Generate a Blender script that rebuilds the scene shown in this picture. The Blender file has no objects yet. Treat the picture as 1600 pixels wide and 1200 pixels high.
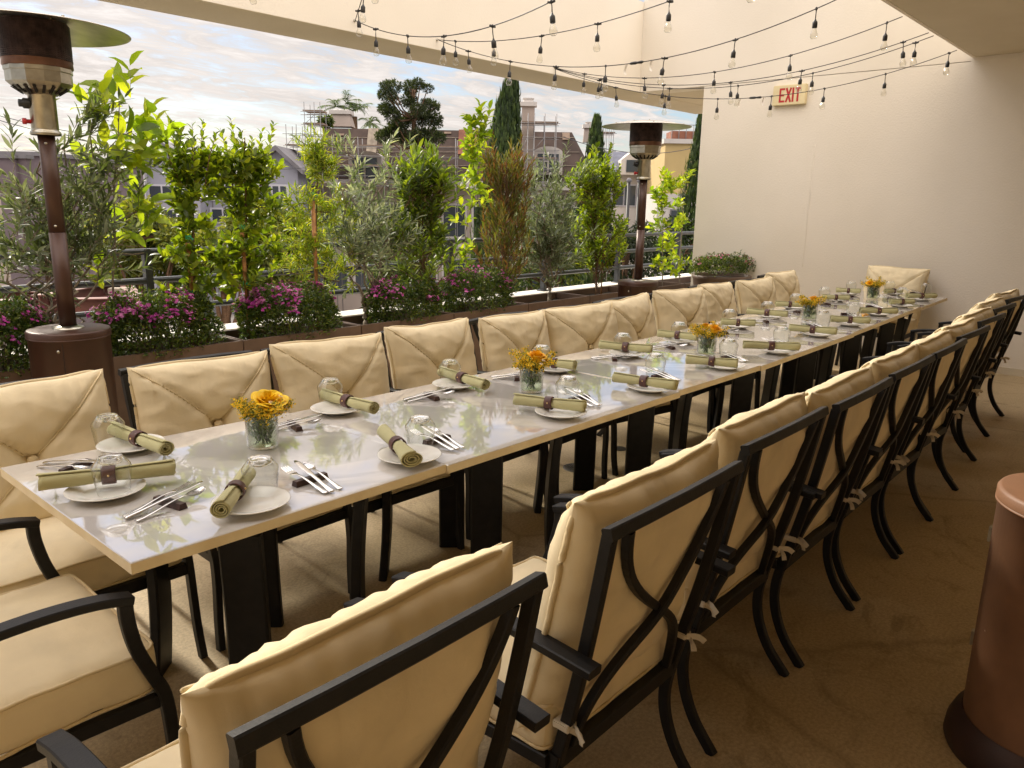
import bpy, bmesh, math, random
import numpy as np
from mathutils import Vector, Matrix, noise as mnoise

random.seed(7)
SC = bpy.context.scene
COL = SC.collection
PI = math.pi

# ------------------------------------------------------------------ camera
CAM_F, CAM_YAW, CAM_PITCH, CAM_ROLL, CAM_H = 1204.67, 0.84208, 0.231424, 0.0171165, 1.555213

def cam_axes():
    y, p, r = CAM_YAW, CAM_PITCH, CAM_ROLL
    f = Vector((math.sin(y)*math.cos(p), math.cos(y)*math.cos(p), -math.sin(p)))
    rt = Vector((math.cos(y), -math.sin(y), 0)); up = rt.cross(f)
    c, s = math.cos(r), math.sin(r)
    return c*rt+s*up, -s*rt+c*up, f
RT, UP, FW = cam_axes()
FH = Vector((math.sin(CAM_YAW), math.cos(CAM_YAW), 0))     # horizontal view direction
RH = Vector((math.cos(CAM_YAW), -math.sin(CAM_YAW), 0))
EYE = Vector((0, 0, CAM_H))

def ray(px, py):
    return RT*((px-800)/CAM_F) - UP*((py-600)/CAM_F) + FW
def at_z(px, py, z):
    d = ray(px, py); return EYE + d*((z-CAM_H)/d.z)
def at_y(px, py, Y):
    d = ray(px, py); return EYE + d*(Y/d.y)
def at_x(px, py, X):
    d = ray(px, py); return EYE + d*(X/d.x)
def at_d(px, py, D):                       # at horizontal distance D in front
    d = ray(px, py); return EYE + d*(D/d.dot(FH))

cam_data = bpy.data.cameras.new('camera')
cam = bpy.data.objects.new('camera', cam_data); COL.objects.link(cam)
M = Matrix((RT, UP, -FW)).transposed().to_4x4(); M.translation = EYE
cam.matrix_world = M
cam_data.sensor_width = 36; cam_data.lens = 36*CAM_F/1600
cam_data.clip_start = 0.05; cam_data.clip_end = 2000
SC.camera = cam

# ------------------------------------------------------------------ materials
MATS = {}
def nm(name):
    m = bpy.data.materials.new(name); m.use_nodes = True
    nt = m.node_tree; b = nt.nodes['Principled BSDF']
    MATS[name] = m
    return m, nt, b
def lin(c):
    return tuple(((x/255)/12.92 if x/255 <= .04045 else ((x/255+.055)/1.055)**2.4) for x in c)

def mat(name, col, rough=.6, metal=0, var=0.0, vscale=8, bump=0.0, bscale=60, spec=.5, col2=None, detail=4, coat=0, rvar=0):
    m, nt, b = nm(name)
    b.inputs['Roughness'].default_value = rough
    b.inputs['Metallic'].default_value = metal
    b.inputs['Specular IOR Level'].default_value = spec
    b.inputs['Base Color'].default_value = (*col, 1)
    if coat: b.inputs['Coat Weight'].default_value = coat; b.inputs['Coat Roughness'].default_value = .05
    tc = nt.nodes.new('ShaderNodeTexCoord')
    if var or col2:
        n = nt.nodes.new('ShaderNodeTexNoise'); n.inputs['Scale'].default_value = vscale; n.inputs['Detail'].default_value = detail
        nt.links.new(tc.outputs['Object'], n.inputs['Vector'])
        r = nt.nodes.new('ShaderNodeValToRGB')
        c2 = col2 if col2 else tuple(min(1, x*(1+var)) for x in col)
        c1 = col if col2 else tuple(x*(1-var) for x in col)
        r.color_ramp.elements[0].color = (*c1, 1); r.color_ramp.elements[1].color = (*c2, 1)
        r.color_ramp.elements[0].position = .32; r.color_ramp.elements[1].position = .68
        nt.links.new(n.outputs['Fac'], r.inputs['Fac']); nt.links.new(r.outputs['Color'], b.inputs['Base Color'])
        if rvar:
            mr = nt.nodes.new('ShaderNodeMapRange'); mr.inputs['To Min'].default_value = rough-rvar; mr.inputs['To Max'].default_value = rough+rvar
            nt.links.new(n.outputs['Fac'], mr.inputs['Value']); nt.links.new(mr.outputs['Result'], b.inputs['Roughness'])
    if bump:
        n2 = nt.nodes.new('ShaderNodeTexNoise'); n2.inputs['Scale'].default_value = bscale; n2.inputs['Detail'].default_value = 5
        nt.links.new(tc.outputs['Object'], n2.inputs['Vector'])
        bp = nt.nodes.new('ShaderNodeBump'); bp.inputs['Strength'].default_value = bump; bp.inputs['Distance'].default_value = .004
        nt.links.new(n2.outputs['Fac'], bp.inputs['Height']); nt.links.new(bp.outputs['Normal'], b.inputs['Normal'])
    return m

def fabric_mat(name, col, weave=900):
    m, nt, b = nm(name)
    b.inputs['Roughness'].default_value = .88; b.inputs['Specular IOR Level'].default_value = .25
    b.inputs['Sheen Weight'].default_value = .15; b.inputs['Sheen Roughness'].default_value = .4
    tc = nt.nodes.new('ShaderNodeTexCoord')
    n = nt.nodes.new('ShaderNodeTexNoise'); n.inputs['Scale'].default_value = 5; n.inputs['Detail'].default_value = 5
    nt.links.new(tc.outputs['Object'], n.inputs['Vector'])
    r = nt.nodes.new('ShaderNodeValToRGB')
    r.color_ramp.elements[0].color = (*[x*.88 for x in col], 1); r.color_ramp.elements[1].color = (*[min(1, x*1.08) for x in col], 1)
    r.color_ramp.elements[0].position = .3; r.color_ramp.elements[1].position = .65
    nt.links.new(n.outputs['Fac'], r.inputs['Fac'])
    oi = nt.nodes.new('ShaderNodeObjectInfo'); va = nt.nodes.new('ShaderNodeVectorMath'); va.operation = 'ADD'; nt.links.new(tc.outputs['Object'], va.inputs[0]); nt.links.new(oi.outputs['Location'], va.inputs[1])
    sn = nt.nodes.new('ShaderNodeTexNoise'); sn.inputs['Scale'].default_value = 3.2; sn.inputs['Detail'].default_value = 8; sn.inputs['Distortion'].default_value = 1.0; nt.links.new(va.outputs[0], sn.inputs['Vector'])
    sr = nt.nodes.new('ShaderNodeValToRGB'); sr.color_ramp.elements[0].position = .30; sr.color_ramp.elements[1].position = .42; sr.color_ramp.elements[0].color = (.74,.71,.66,1); sr.color_ramp.elements[1].color = (1,1,1,1); nt.links.new(sn.outputs['Fac'], sr.inputs['Fac'])
    sm_ = nt.nodes.new('ShaderNodeMix'); sm_.data_type = 'RGBA'; sm_.blend_type = 'MULTIPLY'; sm_.inputs['Factor'].default_value = .6; nt.links.new(r.outputs['Color'], sm_.inputs['A']); nt.links.new(sr.outputs['Color'], sm_.inputs['B'])
    nt.links.new(sm_.outputs['Result'], b.inputs['Base Color'])
    w = nt.nodes.new('ShaderNodeTexNoise'); w.inputs['Scale'].default_value = weave; w.inputs['Detail'].default_value = 1
    nt.links.new(tc.outputs['Object'], w.inputs['Vector'])
    w2 = nt.nodes.new('ShaderNodeTexNoise'); w2.inputs['Scale'].default_value = 28; w2.inputs['Detail'].default_value = 3; w2.inputs['Distortion'].default_value = .6
    nt.links.new(tc.outputs['Object'], w2.inputs['Vector'])
    b1 = nt.nodes.new('ShaderNodeBump'); b1.inputs['Strength'].default_value = .25; b1.inputs['Distance'].default_value = .001
    b2 = nt.nodes.new('ShaderNodeBump'); b2.inputs['Strength'].default_value = .35; b2.inputs['Distance'].default_value = .004
    nt.links.new(w.outputs['Fac'], b1.inputs['Height']); nt.links.new(w2.outputs['Fac'], b2.inputs['Height'])
    nt.links.new(b1.outputs['Normal'], b2.inputs['Normal']); nt.links.new(b2.outputs['Normal'], b.inputs['Normal'])
    return m

def leaf_mat(name, trans=.5, rough=.42, gain=(2.25, 2.15, .7)):
    m, nt, b = nm(name)
    b.inputs['Roughness'].default_value = rough; b.inputs['Specular IOR Level'].default_value = .45
    at = nt.nodes.new('ShaderNodeAttribute'); at.attribute_name = 'leafcol'
    nt.links.new(at.outputs['Color'], b.inputs['Base Color'])
    tr = nt.nodes.new('ShaderNodeBsdfTranslucent')
    mx = nt.nodes.new('ShaderNodeMix'); mx.data_type = 'RGBA'; mx.blend_type = 'MULTIPLY'; mx.inputs['Factor'].default_value = 1
    nt.links.new(at.outputs['Color'], mx.inputs['A']); mx.inputs['B'].default_value = (*[g*1.6 for g in gain], 1)
    nt.links.new(mx.outputs['Result'], tr.inputs['Color'])
    ms = nt.nodes.new('ShaderNodeMixShader'); ms.inputs['Fac'].default_value = trans
    nt.links.new(b.outputs['BSDF'], ms.inputs[1]); nt.links.new(tr.outputs['BSDF'], ms.inputs[2])
    nt.links.new(ms.outputs['Shader'], nt.nodes['Material Output'].inputs['Surface'])
    return m

def thin_glass(name, tint=(.97, .985, .97), amount=1.0):
    m, nt, b = nm(name)
    nt.nodes.remove(b)
    tr = nt.nodes.new('ShaderNodeBsdfTransparent'); tr.inputs['Color'].default_value = (*tint, 1)
    gl = nt.nodes.new('ShaderNodeBsdfGlossy'); gl.inputs['Roughness'].default_value = .015
    ms = nt.nodes.new('ShaderNodeMixShader')
    lw = nt.nodes.new('ShaderNodeLayerWeight'); lw.inputs['Blend'].default_value = .5
    pw = nt.nodes.new('ShaderNodeMath'); pw.operation = 'POWER'; pw.inputs[1].default_value = 2.3; nt.links.new(lw.outputs['Facing'], pw.inputs[0])
    ma = nt.nodes.new('ShaderNodeMath'); ma.operation = 'MULTIPLY_ADD'; ma.inputs[1].default_value = amount; ma.inputs[2].default_value = .055; nt.links.new(pw.outputs[0], ma.inputs[0])
    nt.links.new(ma.outputs[0], ms.inputs['Fac'])
    nt.links.new(tr.outputs['BSDF'], ms.inputs[1]); nt.links.new(gl.outputs['BSDF'], ms.inputs[2])
    nt.links.new(ms.outputs['Shader'], nt.nodes['Material Output'].inputs['Surface'])
    return m

mat('black_metal', (.010, .0095, .010), .5, 0, .25, 30, .15, 260, spec=.3)
fabric_mat('cream_fabric', (.78, .66, .435))
fabric_mat('pipe_fabric', (.70, .57, .345))
fabric_mat('tie_fabric', (.62, .545, .42))
fabric_mat('napkin_fabric', (.50, .47, .25), 1400)
mat('leather', (.085, .032, .026), .45, 0, .25, 60, .25, 300)
mat('brass', (.75, .55, .25), .3, 1)
mat('steel', (.62, .60, .57), .16, 1, .06, 40, 0)
mat('rest_wood', (.045, .018, .014), .4, 0, .35, 40, .1, 200)
mat('porcelain', (.78, .76, .70), .12, 0, .02, 8, spec=.5)
thin_glass('clear_glass')
thin_glass('bulb_glass', (.93, .92, .88), 1.0)
m_, nt_, b_ = nm('thick_glass')
b_.inputs['Transmission Weight'].default_value = 1; b_.inputs['Roughness'].default_value = .0; b_.inputs['IOR'].default_value = 1.46
b_.inputs['Base Color'].default_value = (1, 1, 1, 1)
m_, nt_, b_ = nm('vase_water')
nt_.nodes.remove(b_)
_t = nt_.nodes.new('ShaderNodeBsdfTransparent'); _t.inputs['Color'].default_value = (.90, .95, .84, 1)
nt_.links.new(_t.outputs['BSDF'], nt_.nodes['Material Output'].inputs['Surface'])
mat('edge_wood', (.70, .575, .36), .5, 0, .15, 14, .1, 120, col2=(.78, .67, .46))
mat('heater_brown', (.058, .026, .017), .38, .25, .12, 12, .12, 220, spec=.5)
mat('heater_copper', (.20, .095, .045), .58, .0, .15, 6, .12, 220, spec=.5)
_m = MATS['heater_copper']; _nt = _m.node_tree; _b = _nt.nodes['Principled BSDF']; _src = _b.inputs['Base Color'].links[0].from_socket
_tc = _nt.nodes.new('ShaderNodeTexCoord'); _n = _nt.nodes.new('ShaderNodeTexVoronoi'); _n.inputs['Scale'].default_value = 16; _n.inputs['Randomness'].default_value = 1; _nt.links.new(_tc.outputs['Object'], _n.inputs['Vector'])
_r = _nt.nodes.new('ShaderNodeValToRGB'); _r.color_ramp.elements[0].position = .035; _r.color_ramp.elements[1].position = .05; _r.color_ramp.elements[0].color = (1,1,1,1); _r.color_ramp.elements[1].color = (0,0,0,1); _nt.links.new(_n.outputs['Distance'], _r.inputs['Fac'])
_x = _nt.nodes.new('ShaderNodeMix'); _x.data_type = 'RGBA'; _nt.links.new(_r.outputs['Color'], _x.inputs['Factor']); _nt.links.new(_src, _x.inputs['A']); _x.inputs['B'].default_value = (.5,.38,.30,1); _nt.links.new(_x.outputs['Result'], _b.inputs['Base Color'])
mat('heater_base', (.045, .022, .018), .45, .2, .15, 14, .1, 160)
mat('brushed_steel', (.40, .375, .31), .28, 1, .12, 25, .08, 160)
mat('reflector', (.60, .57, .52), .36, 1, .15, 10, .15, 9)
mat('burner_mesh', (.042, .024, .022), .5, .5, .6, 25, .3, 80)
mat('planter_brown', (.115, .072, .048), .55, 0, .14, 9, .1, 90)
mat('soil', (.030, .021, .014), .95, 0, .5, 40, .8, 60)
mat('terrace_white', (.70, .640, .540), .85, 0, .05, .9, .6, 55, detail=10, col2=(.75, .69, .595))
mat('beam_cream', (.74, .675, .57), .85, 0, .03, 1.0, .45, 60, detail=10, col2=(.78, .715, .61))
mat('bounce_tan', (.58, .49, .36), .85, 0, .06, 1.5)
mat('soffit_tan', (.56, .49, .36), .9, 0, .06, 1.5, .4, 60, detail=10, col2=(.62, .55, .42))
mat('parapet_white', (.80, .76, .68), .8, 0, .08, 4, .3, 60)
mat('rail_grey', (.075, .08, .085), .4, .2, .12, 12, .05, 90)
mat('bark_olive', (.20, .165, .12), .9, 0, .35, 30, .8, 60)
mat('bark_brown', (.13, .07, .035), .85, 0, .3, 30, .6, 80)
mat('stake_wood', (.33, .155, .05), .7, 0, .25, 25, .3, 80)
mat('tape_green', (.02, .28, .13), .5)
mat('cord_black', (.012, .011, .011), .5)
mat('white_tag', (.78, .74, .68), .6)
mat('exit_case', (.66, .56, .33), .5, 0, .05, 8)
mat('exit_red', (.42, .018, .022), .45)
mat('bulb_filament', (.75, .5, .25), .4, .4)
mat('dark_void', (.012, .010, .009), .9)
leaf_mat('leaf'); leaf_mat('leaf_olive', .3, .5, (1.8, 1.8, .9)); leaf_mat('leaf_far', .3, .6, (1.8, 1.7, .7)); leaf_mat('petal', .35, .6, (1.1, .9, .9))
# background
mat('apartment_grey', (.30, .30, .345), .85, 0, .05, .5)
mat('apartment_trim', (.50, .49, .52), .8)
mat('dark_window', (.035, .045, .055), .15, 0, spec=.6)
mat('roof_grey', (.17, .16, .17), .85, 0, .15, 2)
mat('mansard_brown', (.070, .047, .037), .9, 0, .3, 1.2, .3, 12, detail=8)
mat('mansard_patch', (.22, .09, .055), .9, 0, .25, 2)
mat('batten_tan', (.30, .25, .19), .9, 0, .3, 3)
mat('stucco_pink', (.36, .295, .25), .9, 0, .06, 1)
mat('trim_white', (.52, .48, .44), .8, 0, .05, 2)
mat('scaffold_pipe', (.20, .19, .19), .6, .2)
mat('plank', (.24, .17, .12), .8, 0, .2, 4)
mat('slate_blue', (.11, .115, .15), .9, 0, .2, 1.5)
mat('house_yellow', (.46, .34, .15), .85, 0, .05, 1)
mat('house_violet', (.15, .115, .125), .9, 0, .15, 2)
mat('asphalt', (.135, .125, .115), .9, 0, .15, .25, .2, 30)
mat('concrete_walk', (.36, .33, .29), .9, 0, .08, .8)
mat('grass', (.09, .14, .02), .95, 0, .4, 3, .5, 30)
mat('steel_red', (.13, .045, .032), .55, .1, .25, 4)
mat('car_white', (.72, .73, .75), .25, 0, coat=.6)
mat('tyre', (.02, .02, .02), .8)
mat('banner_dark', (.03, .045, .05), .7, 0, .2, 2)
mat('banner_pale', (.55, .55, .55), .7)
mat('orange_paint', (.75, .16, .04), .6)
mat('wire', (.05, .05, .055), .7)
mat('drain_iron', (.10, .09, .08), .5, .7, .3, 60)
mat('umbrella_cloth', (.78, .75, .70), .85)

# floor: stained, sealed concrete
m_, nt_, b_ = nm('floor_concrete')
tc = nt_.nodes.new('ShaderNodeTexCoord')
def _noise(scale, detail=6, dist=0, rough=.55):
    n = nt_.nodes.new('ShaderNodeTexNoise'); n.inputs['Scale'].default_value = scale; n.inputs['Detail'].default_value = detail
    n.inputs['Distortion'].default_value = dist; n.inputs['Roughness'].default_value = rough
    nt_.links.new(tc.outputs['Object'], n.inputs['Vector']); return n
n1 = _noise(.9, 8, .4); n2 = _noise(90, 3); n3 = _noise(4, 8, 1.2, .7); n4 = _noise(320, 1)
def _ramp(src, p0, c0, p1, c1):
    r = nt_.nodes.new('ShaderNodeValToRGB'); r.color_ramp.elements[0].position = p0; r.color_ramp.elements[1].position = p1
    r.color_ramp.elements[0].color = (*c0, 1); r.color_ramp.elements[1].color = (*c1, 1)
    nt_.links.new(src.outputs['Fac'], r.inputs['Fac']); return r
def _mix(a, b, f, mode='MULTIPLY'):
    x = nt_.nodes.new('ShaderNodeMix'); x.data_type = 'RGBA'; x.blend_type = mode
    x.inputs['Factor'].default_value = f
    nt_.links.new(a, x.inputs['A']); nt_.links.new(b, x.inputs['B']); return x.outputs['Result']
r1 = _ramp(n1, .3, (.43, .325, .180), .7, (.58, .450, .270))
r2 = _ramp(n2, .35, (.62, .62, .62), .65, (1.12, 1.12, 1.12))
r3 = _ramp(n3, .28, (.68, .66, .62), .46, (1, 1, 1))
r4 = _ramp(n4, .3, (.75, .75, .75), .7, (1.15, 1.15, 1.15))
c_ = _mix(r1.outputs['Color'], r2.outputs['Color'], .55); c_ = _mix(c_, r3.outputs['Color'], .8); c_ = _mix(c_, r4.outputs['Color'], .5)
vo = nt_.nodes.new('ShaderNodeTexVoronoi'); vo.feature = 'DISTANCE_TO_EDGE'; vo.inputs['Scale'].default_value = .42
wd = nt_.nodes.new('ShaderNodeMix'); wd.data_type = 'VECTOR'; wd.inputs['Factor'].default_value = .10
nw = _noise(3.0, 8); nt_.links.new(tc.outputs['Object'], wd.inputs['A']); nt_.links.new(nw.outputs['Color'], wd.inputs['B']); nt_.links.new(wd.outputs['Result'], vo.inputs['Vector'])
rv = nt_.nodes.new('ShaderNodeValToRGB'); rv.color_ramp.elements[0].position = .0; rv.color_ramp.elements[1].position = .006
rv.color_ramp.elements[0].color = (.35,.33,.30,1); rv.color_ramp.elements[1].color = (1,1,1,1); nt_.links.new(vo.outputs['Distance'], rv.inputs['Fac'])
c_ = _mix(c_, rv.outputs['Color'], .38)
n5 = _noise(1.7, 10, 2.2, .75); r5 = _ramp(n5, .36, (.60,.57,.52), .44, (1,1,1)); c_ = _mix(c_, r5.outputs['Color'], .7)
nt_.links.new(c_, b_.inputs['Base Color'])
b_.inputs['Roughness'].default_value = .62; b_.inputs['Specular IOR Level'].default_value = .35
bp = nt_.nodes.new('ShaderNodeBump'); bp.inputs['Strength'].default_value = .25; bp.inputs['Distance'].default_value = .004
nt_.links.new(n2.outputs['Fac'], bp.inputs['Height']); nt_.links.new(bp.outputs['Normal'], b_.inputs['Normal'])

# tabletop: glossy pale laminate with soft grey veins
m_, nt_, b_ = nm('tabletop_gloss')
tc = nt_.nodes.new('ShaderNodeTexCoord')
n1 = _noise(1.3, 8, 1.6); n2 = _noise(.8, 4, .4)
r1 = _ramp(n1, .46, (.55, .525, .49), .53, (.70, .665, .62))
nt_.links.new(r1.outputs['Color'], b_.inputs['Base Color'])
b_.inputs['Roughness'].default_value = .05; b_.inputs['Specular IOR Level'].default_value = .3
b_.inputs['Coat Weight'].default_value = 1; b_.inputs['Coat Roughness'].default_value = .002; b_.inputs['Coat IOR'].default_value = 1.9

# ------------------------------------------------------------------ mesh builder
class MB:
    def __init__(s): s.v = []; s.f = []; s.m = []; s.s = []
    def add(s, verts, faces, mi=0, smooth=True):
        o = len(s.v); s.v.extend([tuple(v) for v in verts])
        for f in faces: s.f.append(tuple(i+o for i in f)); s.m.append(mi); s.s.append(smooth)
    def box(s, lo, hi, mi=0, mtx=None):
        x0, y0, z0 = lo; x1, y1, z1 = hi
        v = [Vector(p) for p in ((x0,y0,z0),(x1,y0,z0),(x1,y1,z0),(x0,y1,z0),(x0,y0,z1),(x1,y0,z1),(x1,y1,z1),(x0,y1,z1))]
        if mtx is not None: v = [mtx @ p for p in v]
        s.add(v, [(0,3,2,1),(4,5,6,7),(0,1,5,4),(1,2,6,5),(2,3,7,6),(3,0,4,7)], mi, False)
    def bbox(s, lo, hi, b=.004, mi=0, mtx=None):          # bevelled box
        bm = bmesh.new(); bmesh.ops.create_cube(bm, size=1)
        c = [(a+d)/2 for a, d in zip(lo, hi)]; z = [d-a for a, d in zip(lo, hi)]
        for v in bm.verts: v.co = Vector((c[0]+v.co.x*z[0], c[1]+v.co.y*z[1], c[2]+v.co.z*z[2]))
        bmesh.ops.bevel(bm, geom=bm.edges[:], offset=b, segments=2, affect='EDGES')
        bm.verts.index_update()
        v = [(mtx @ q.co) if mtx is not None else q.co.copy() for q in bm.verts]
        s.add(v, [[q.index for q in f.verts] for f in bm.faces], mi, False); bm.free()
    def sweep(s, path, sec, up=(0,0,1), closed=False, mi=0, smooth=False, cap=True, scales=None):
        P = [Vector(p) for p in path]; n = len(P); up = Vector(up); k = len(sec); vs = []
        for i, p in enumerate(P):
            if closed: t = P[(i+1) % n]-P[i-1]
            elif i == 0: t = P[1]-P[0]
            elif i == n-1: t = P[-1]-P[-2]
            else: t = (P[i+1]-P[i]).normalized()+(P[i]-P[i-1]).normalized()
            t = t.normalized() if t.length > 1e-9 else Vector((0,0,1))
            a = t.cross(up)
            if a.length < 1e-4: a = t.cross(Vector((.3,1,.1)))
            a.normalize(); b = a.cross(t).normalized()
            sc = scales[i] if scales else 1
            for (x, y) in sec: vs.append(p+a*(x*sc)+b*(y*sc))
        fs = []
        for i in range(n if closed else n-1):
            j = (i+1) % n
            for q in range(k):
                r = (q+1) % k; fs.append((i*k+q, i*k+r, j*k+r, j*k+q))
        if cap and not closed:
            fs.append(tuple(range(k))[::-1]); fs.append(tuple((n-1)*k+q for q in range(k)))
        s.add(vs, fs, mi, smooth)
    def bar(s, path, w, h, up=(0,0,1), mi=0, b=.003, scales=None):
        x, y = w/2, h/2
        sec = [(x-b,-y),(x,-y+b),(x,y-b),(x-b,y),(-x+b,y),(-x,y-b),(-x,-y+b),(-x+b,-y)]
        s.sweep(path, sec, up, mi=mi, scales=scales)
    def tube(s, path, r, n=8, mi=0, closed=False, scales=None, cap=True, up=(0,0,1)):
        s.sweep(path, [(r*math.cos(2*PI*i/n), r*math.sin(2*PI*i/n)) for i in range(n)], up, closed, mi, True, cap, scales)
    def lathe(s, prof, n=32, mi=0, c=(0,0,0), cap0=False, cap1=False, smooth=True, mtx=None):
        vs = []; k = len(prof)
        for i in range(n):
            a = 2*PI*i/n
            for (r, z) in prof:
                p = Vector((c[0]+r*math.cos(a), c[1]+r*math.sin(a), c[2]+z))
                vs.append(mtx @ p if mtx is not None else p)
        fs = []
        for i in range(n):
            j = (i+1) % n
            for q in range(k-1): fs.append((i*k+q, j*k+q, j*k+q+1, i*k+q+1))
        s.add(vs, fs, mi, smooth)
        if cap0: s.add([vs[i*k] for i in range(n)], [tuple(range(n))[::-1]], mi, False)
        if cap1: s.add([vs[i*k+k-1] for i in range(n)], [tuple(range(n))], mi, False)
    def sphere(s, c, r, n=10, mi=0, sz=1):
        prof = [(r*math.sin(PI*i/n)+1e-5, -r*sz*math.cos(PI*i/n)) for i in range(n+1)]
        s.lathe(prof, n*2, mi, c)
    def build(s, name, mats, parent=None, sharp=None):
        me = bpy.data.meshes.new(name); me.from_pydata(s.v, [], s.f); me.update()
        if isinstance(mats, str): mats = [mats]
        for q in mats: me.materials.append(MATS[q])
        me.polygons.foreach_set('material_index', s.m); me.polygons.foreach_set('use_smooth', s.s)
        o = bpy.data.objects.new(name, me); COL.objects.link(o)
        if parent is not None: o.parent = parent
        return o

def spl(P, n=6):
    P = [Vector(p) for p in P]; Q = [P[0]*2-P[1]]+P+[P[-1]*2-P[-2]]; out = []
    for i in range(1, len(Q)-2):
        a, b, c, d = Q[i-1:i+3]
        for k in range(n):
            t = k/n; out.append(.5*((2*b)+(c-a)*t+(2*a-5*b+4*c-d)*t*t+(3*b-a-3*c+d)*t**3))
    return out+[P[-1]]

class Leaves:
    """many small folded leaves, one colour each, in one mesh"""
    def __init__(s): s.P = []; s.D = []; s.N = []; s.L = []; s.W = []; s.C = []
    def add(s, p, d, n, l, w, c):
        s.P.append(tuple(p)); s.D.append(tuple(d)); s.N.append(tuple(n)); s.L.append(l); s.W.append(w); s.C.append(c)
    def build(s, name, material, parent=None, fold=.25, droop=.15, fine=False):
        P = np.array(s.P, float); D = np.array(s.D, float); N = np.array(s.N, float)
        L = np.array(s.L)[:, None]; W = np.array(s.W)[:, None]; C = np.array(s.C, float)
        D /= np.linalg.norm(D, axis=1)[:, None]+1e-9
        S = np.cross(D, N); S /= np.linalg.norm(S, axis=1)[:, None]+1e-9
        U = np.cross(S, D)
        b = P; m = P+D*L*.45; t = P+D*L-U*L*droop
        n = len(P)
        if fine:
            rows = [b]
            for f, wf, dz in ((.20,.72,.0),(.48,1.0,.02),(.78,.62,.10)):
                c = P+D*L*f-U*L*droop*dz*3
                rows += [c+S*W*.5*wf+U*W*fold*wf, c-S*W*.5*wf+U*W*fold*wf, c]
            rows.append(t); V = np.stack(rows, 1).reshape(-1, 3); K = 11
            tri = [[0,2,3],[0,3,1]]
            for i in (1,4): tri += [[i+1,i+4,i+5],[i+1,i+5,i+2],[i+2,i+5,i+3],[i+2,i+3,i]]
            tri += [[8,10,9],[9,10,7]]
        else:
            l = P+D*L*.42+S*W*.5+U*W*fold; r = P+D*L*.42-S*W*.5+U*W*fold
            V = np.stack([b, r, m, l, t], 1).reshape(-1, 3); K = 5; tri = [[0,1,2],[0,2,3],[2,1,4],[2,4,3]]
        F = ((np.arange(n)*K)[:, None, None]+np.array(tri)[None]).reshape(-1, 3)
        me = bpy.data.meshes.new(name)
        me.vertices.add(len(V)); me.vertices.foreach_set('co', V.ravel())
        me.loops.add(F.size); me.loops.foreach_set('vertex_index', F.ravel().astype(np.int32))
        me.polygons.add(len(F)); me.polygons.foreach_set('loop_start', (np.arange(len(F))*3).astype(np.int32))
        me.polygons.foreach_set('loop_total', np.full(len(F), 3, np.int32))
        at = me.color_attributes.new('leafcol', 'FLOAT_COLOR', 'POINT')
        cc = np.concatenate([np.repeat(C, K, 0), np.ones((n*K, 1))], 1)
        at.data.foreach_set('color', cc.ravel().astype(np.float32))
        me.update(calc_edges=True)
        me.materials.append(MATS[material])
        o = bpy.data.objects.new(name, me); COL.objects.link(o)
        if parent is not None: o.parent = parent
        return o

# ------------------------------------------------------------------ object bookkeeping
def tag(o, label=None, cat=None, group=None, kind=None):
    if label: o['label'] = label
    if cat: o['category'] = cat
    if group: o['group'] = group
    if kind: o['kind'] = kind
    return o
def thing(name, label, cat, loc=(0,0,0), rz=0, group=None):
    o = bpy.data.objects.new(name, None); COL.objects.link(o)
    o.empty_display_size = .1
    o.location = loc; o.rotation_euler = (0, 0, rz)
    return tag(o, label, cat, group)
KIDS = {}
def copy_tree(o, parent=None):
    c = o.copy(); COL.objects.link(c)
    if parent is not None: c.parent = parent
    for ch in list(o.children): copy_tree(ch, c)
    return c
ORD = ['first', 'second', 'third', 'fourth', 'fifth', 'sixth', 'seventh', 'eighth', 'ninth', 'tenth', 'eleventh', 'twelfth', 'thirteenth']
# ================================================================== SETTING
SLAB_Z = 2.93; WALL_X = 8.7; BEAM_Y0, BEAM_Y1 = 5.70, 6.30; EDGE_Y = 1.97
def solid(name, lo, hi, m, **kw):
    b = MB(); b.box(lo, hi); o = b.build(name, m); return tag(o, **kw)
b = MB(); b.add([(-6,-5,0),(13,-5,0),(13,6.2,0),(-6,6.2,0)], [(0,1,2,3)], 0, False)
tag(b.build('terrace_floor', 'floor_concrete'), kind='structure')
b = MB(); b.box((-6,-5,-.6),(13,6.2,-.02)); tag(b.build('terrace_slab', 'parapet_white'), kind='structure')

# end wall: lower wall + upstand above the slab line, one mesh per part
w = thing('terrace_wall', 'tall plain cream plaster end wall carrying the exit sign', 'wall', (WALL_X, 0, 0))
b = MB(); b.box((0,-5,0),(.3,4.80,SLAB_Z-.006)); b.build('wall_panel', 'terrace_white', w)
b = MB(); b.box((-.0012,EDGE_Y+.04,SLAB_Z),(.3,BEAM_Y0-.001,3.99)); b.build('upstand', 'terrace_white', w)
b = MB(); b.box((0,-5,SLAB_Z-.0055),(.3,EDGE_Y+.039,SLAB_Z+.33)); b.build('wall_head', 'terrace_white', w)
b = MB(); b.box((-.012,-5,0),(-.0005,4.78,.07)); b.build('baseboard', 'soffit_tan', w)
jp = at_x(1262, 340, WALL_X); b = MB(); b.tube([(-.0004, jp.y+.004*math.sin(k*1.7), .9+k*.12) for k in range(12)], .0014, 6); b.build('plaster_seam', 'terrace_white', w)
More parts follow.
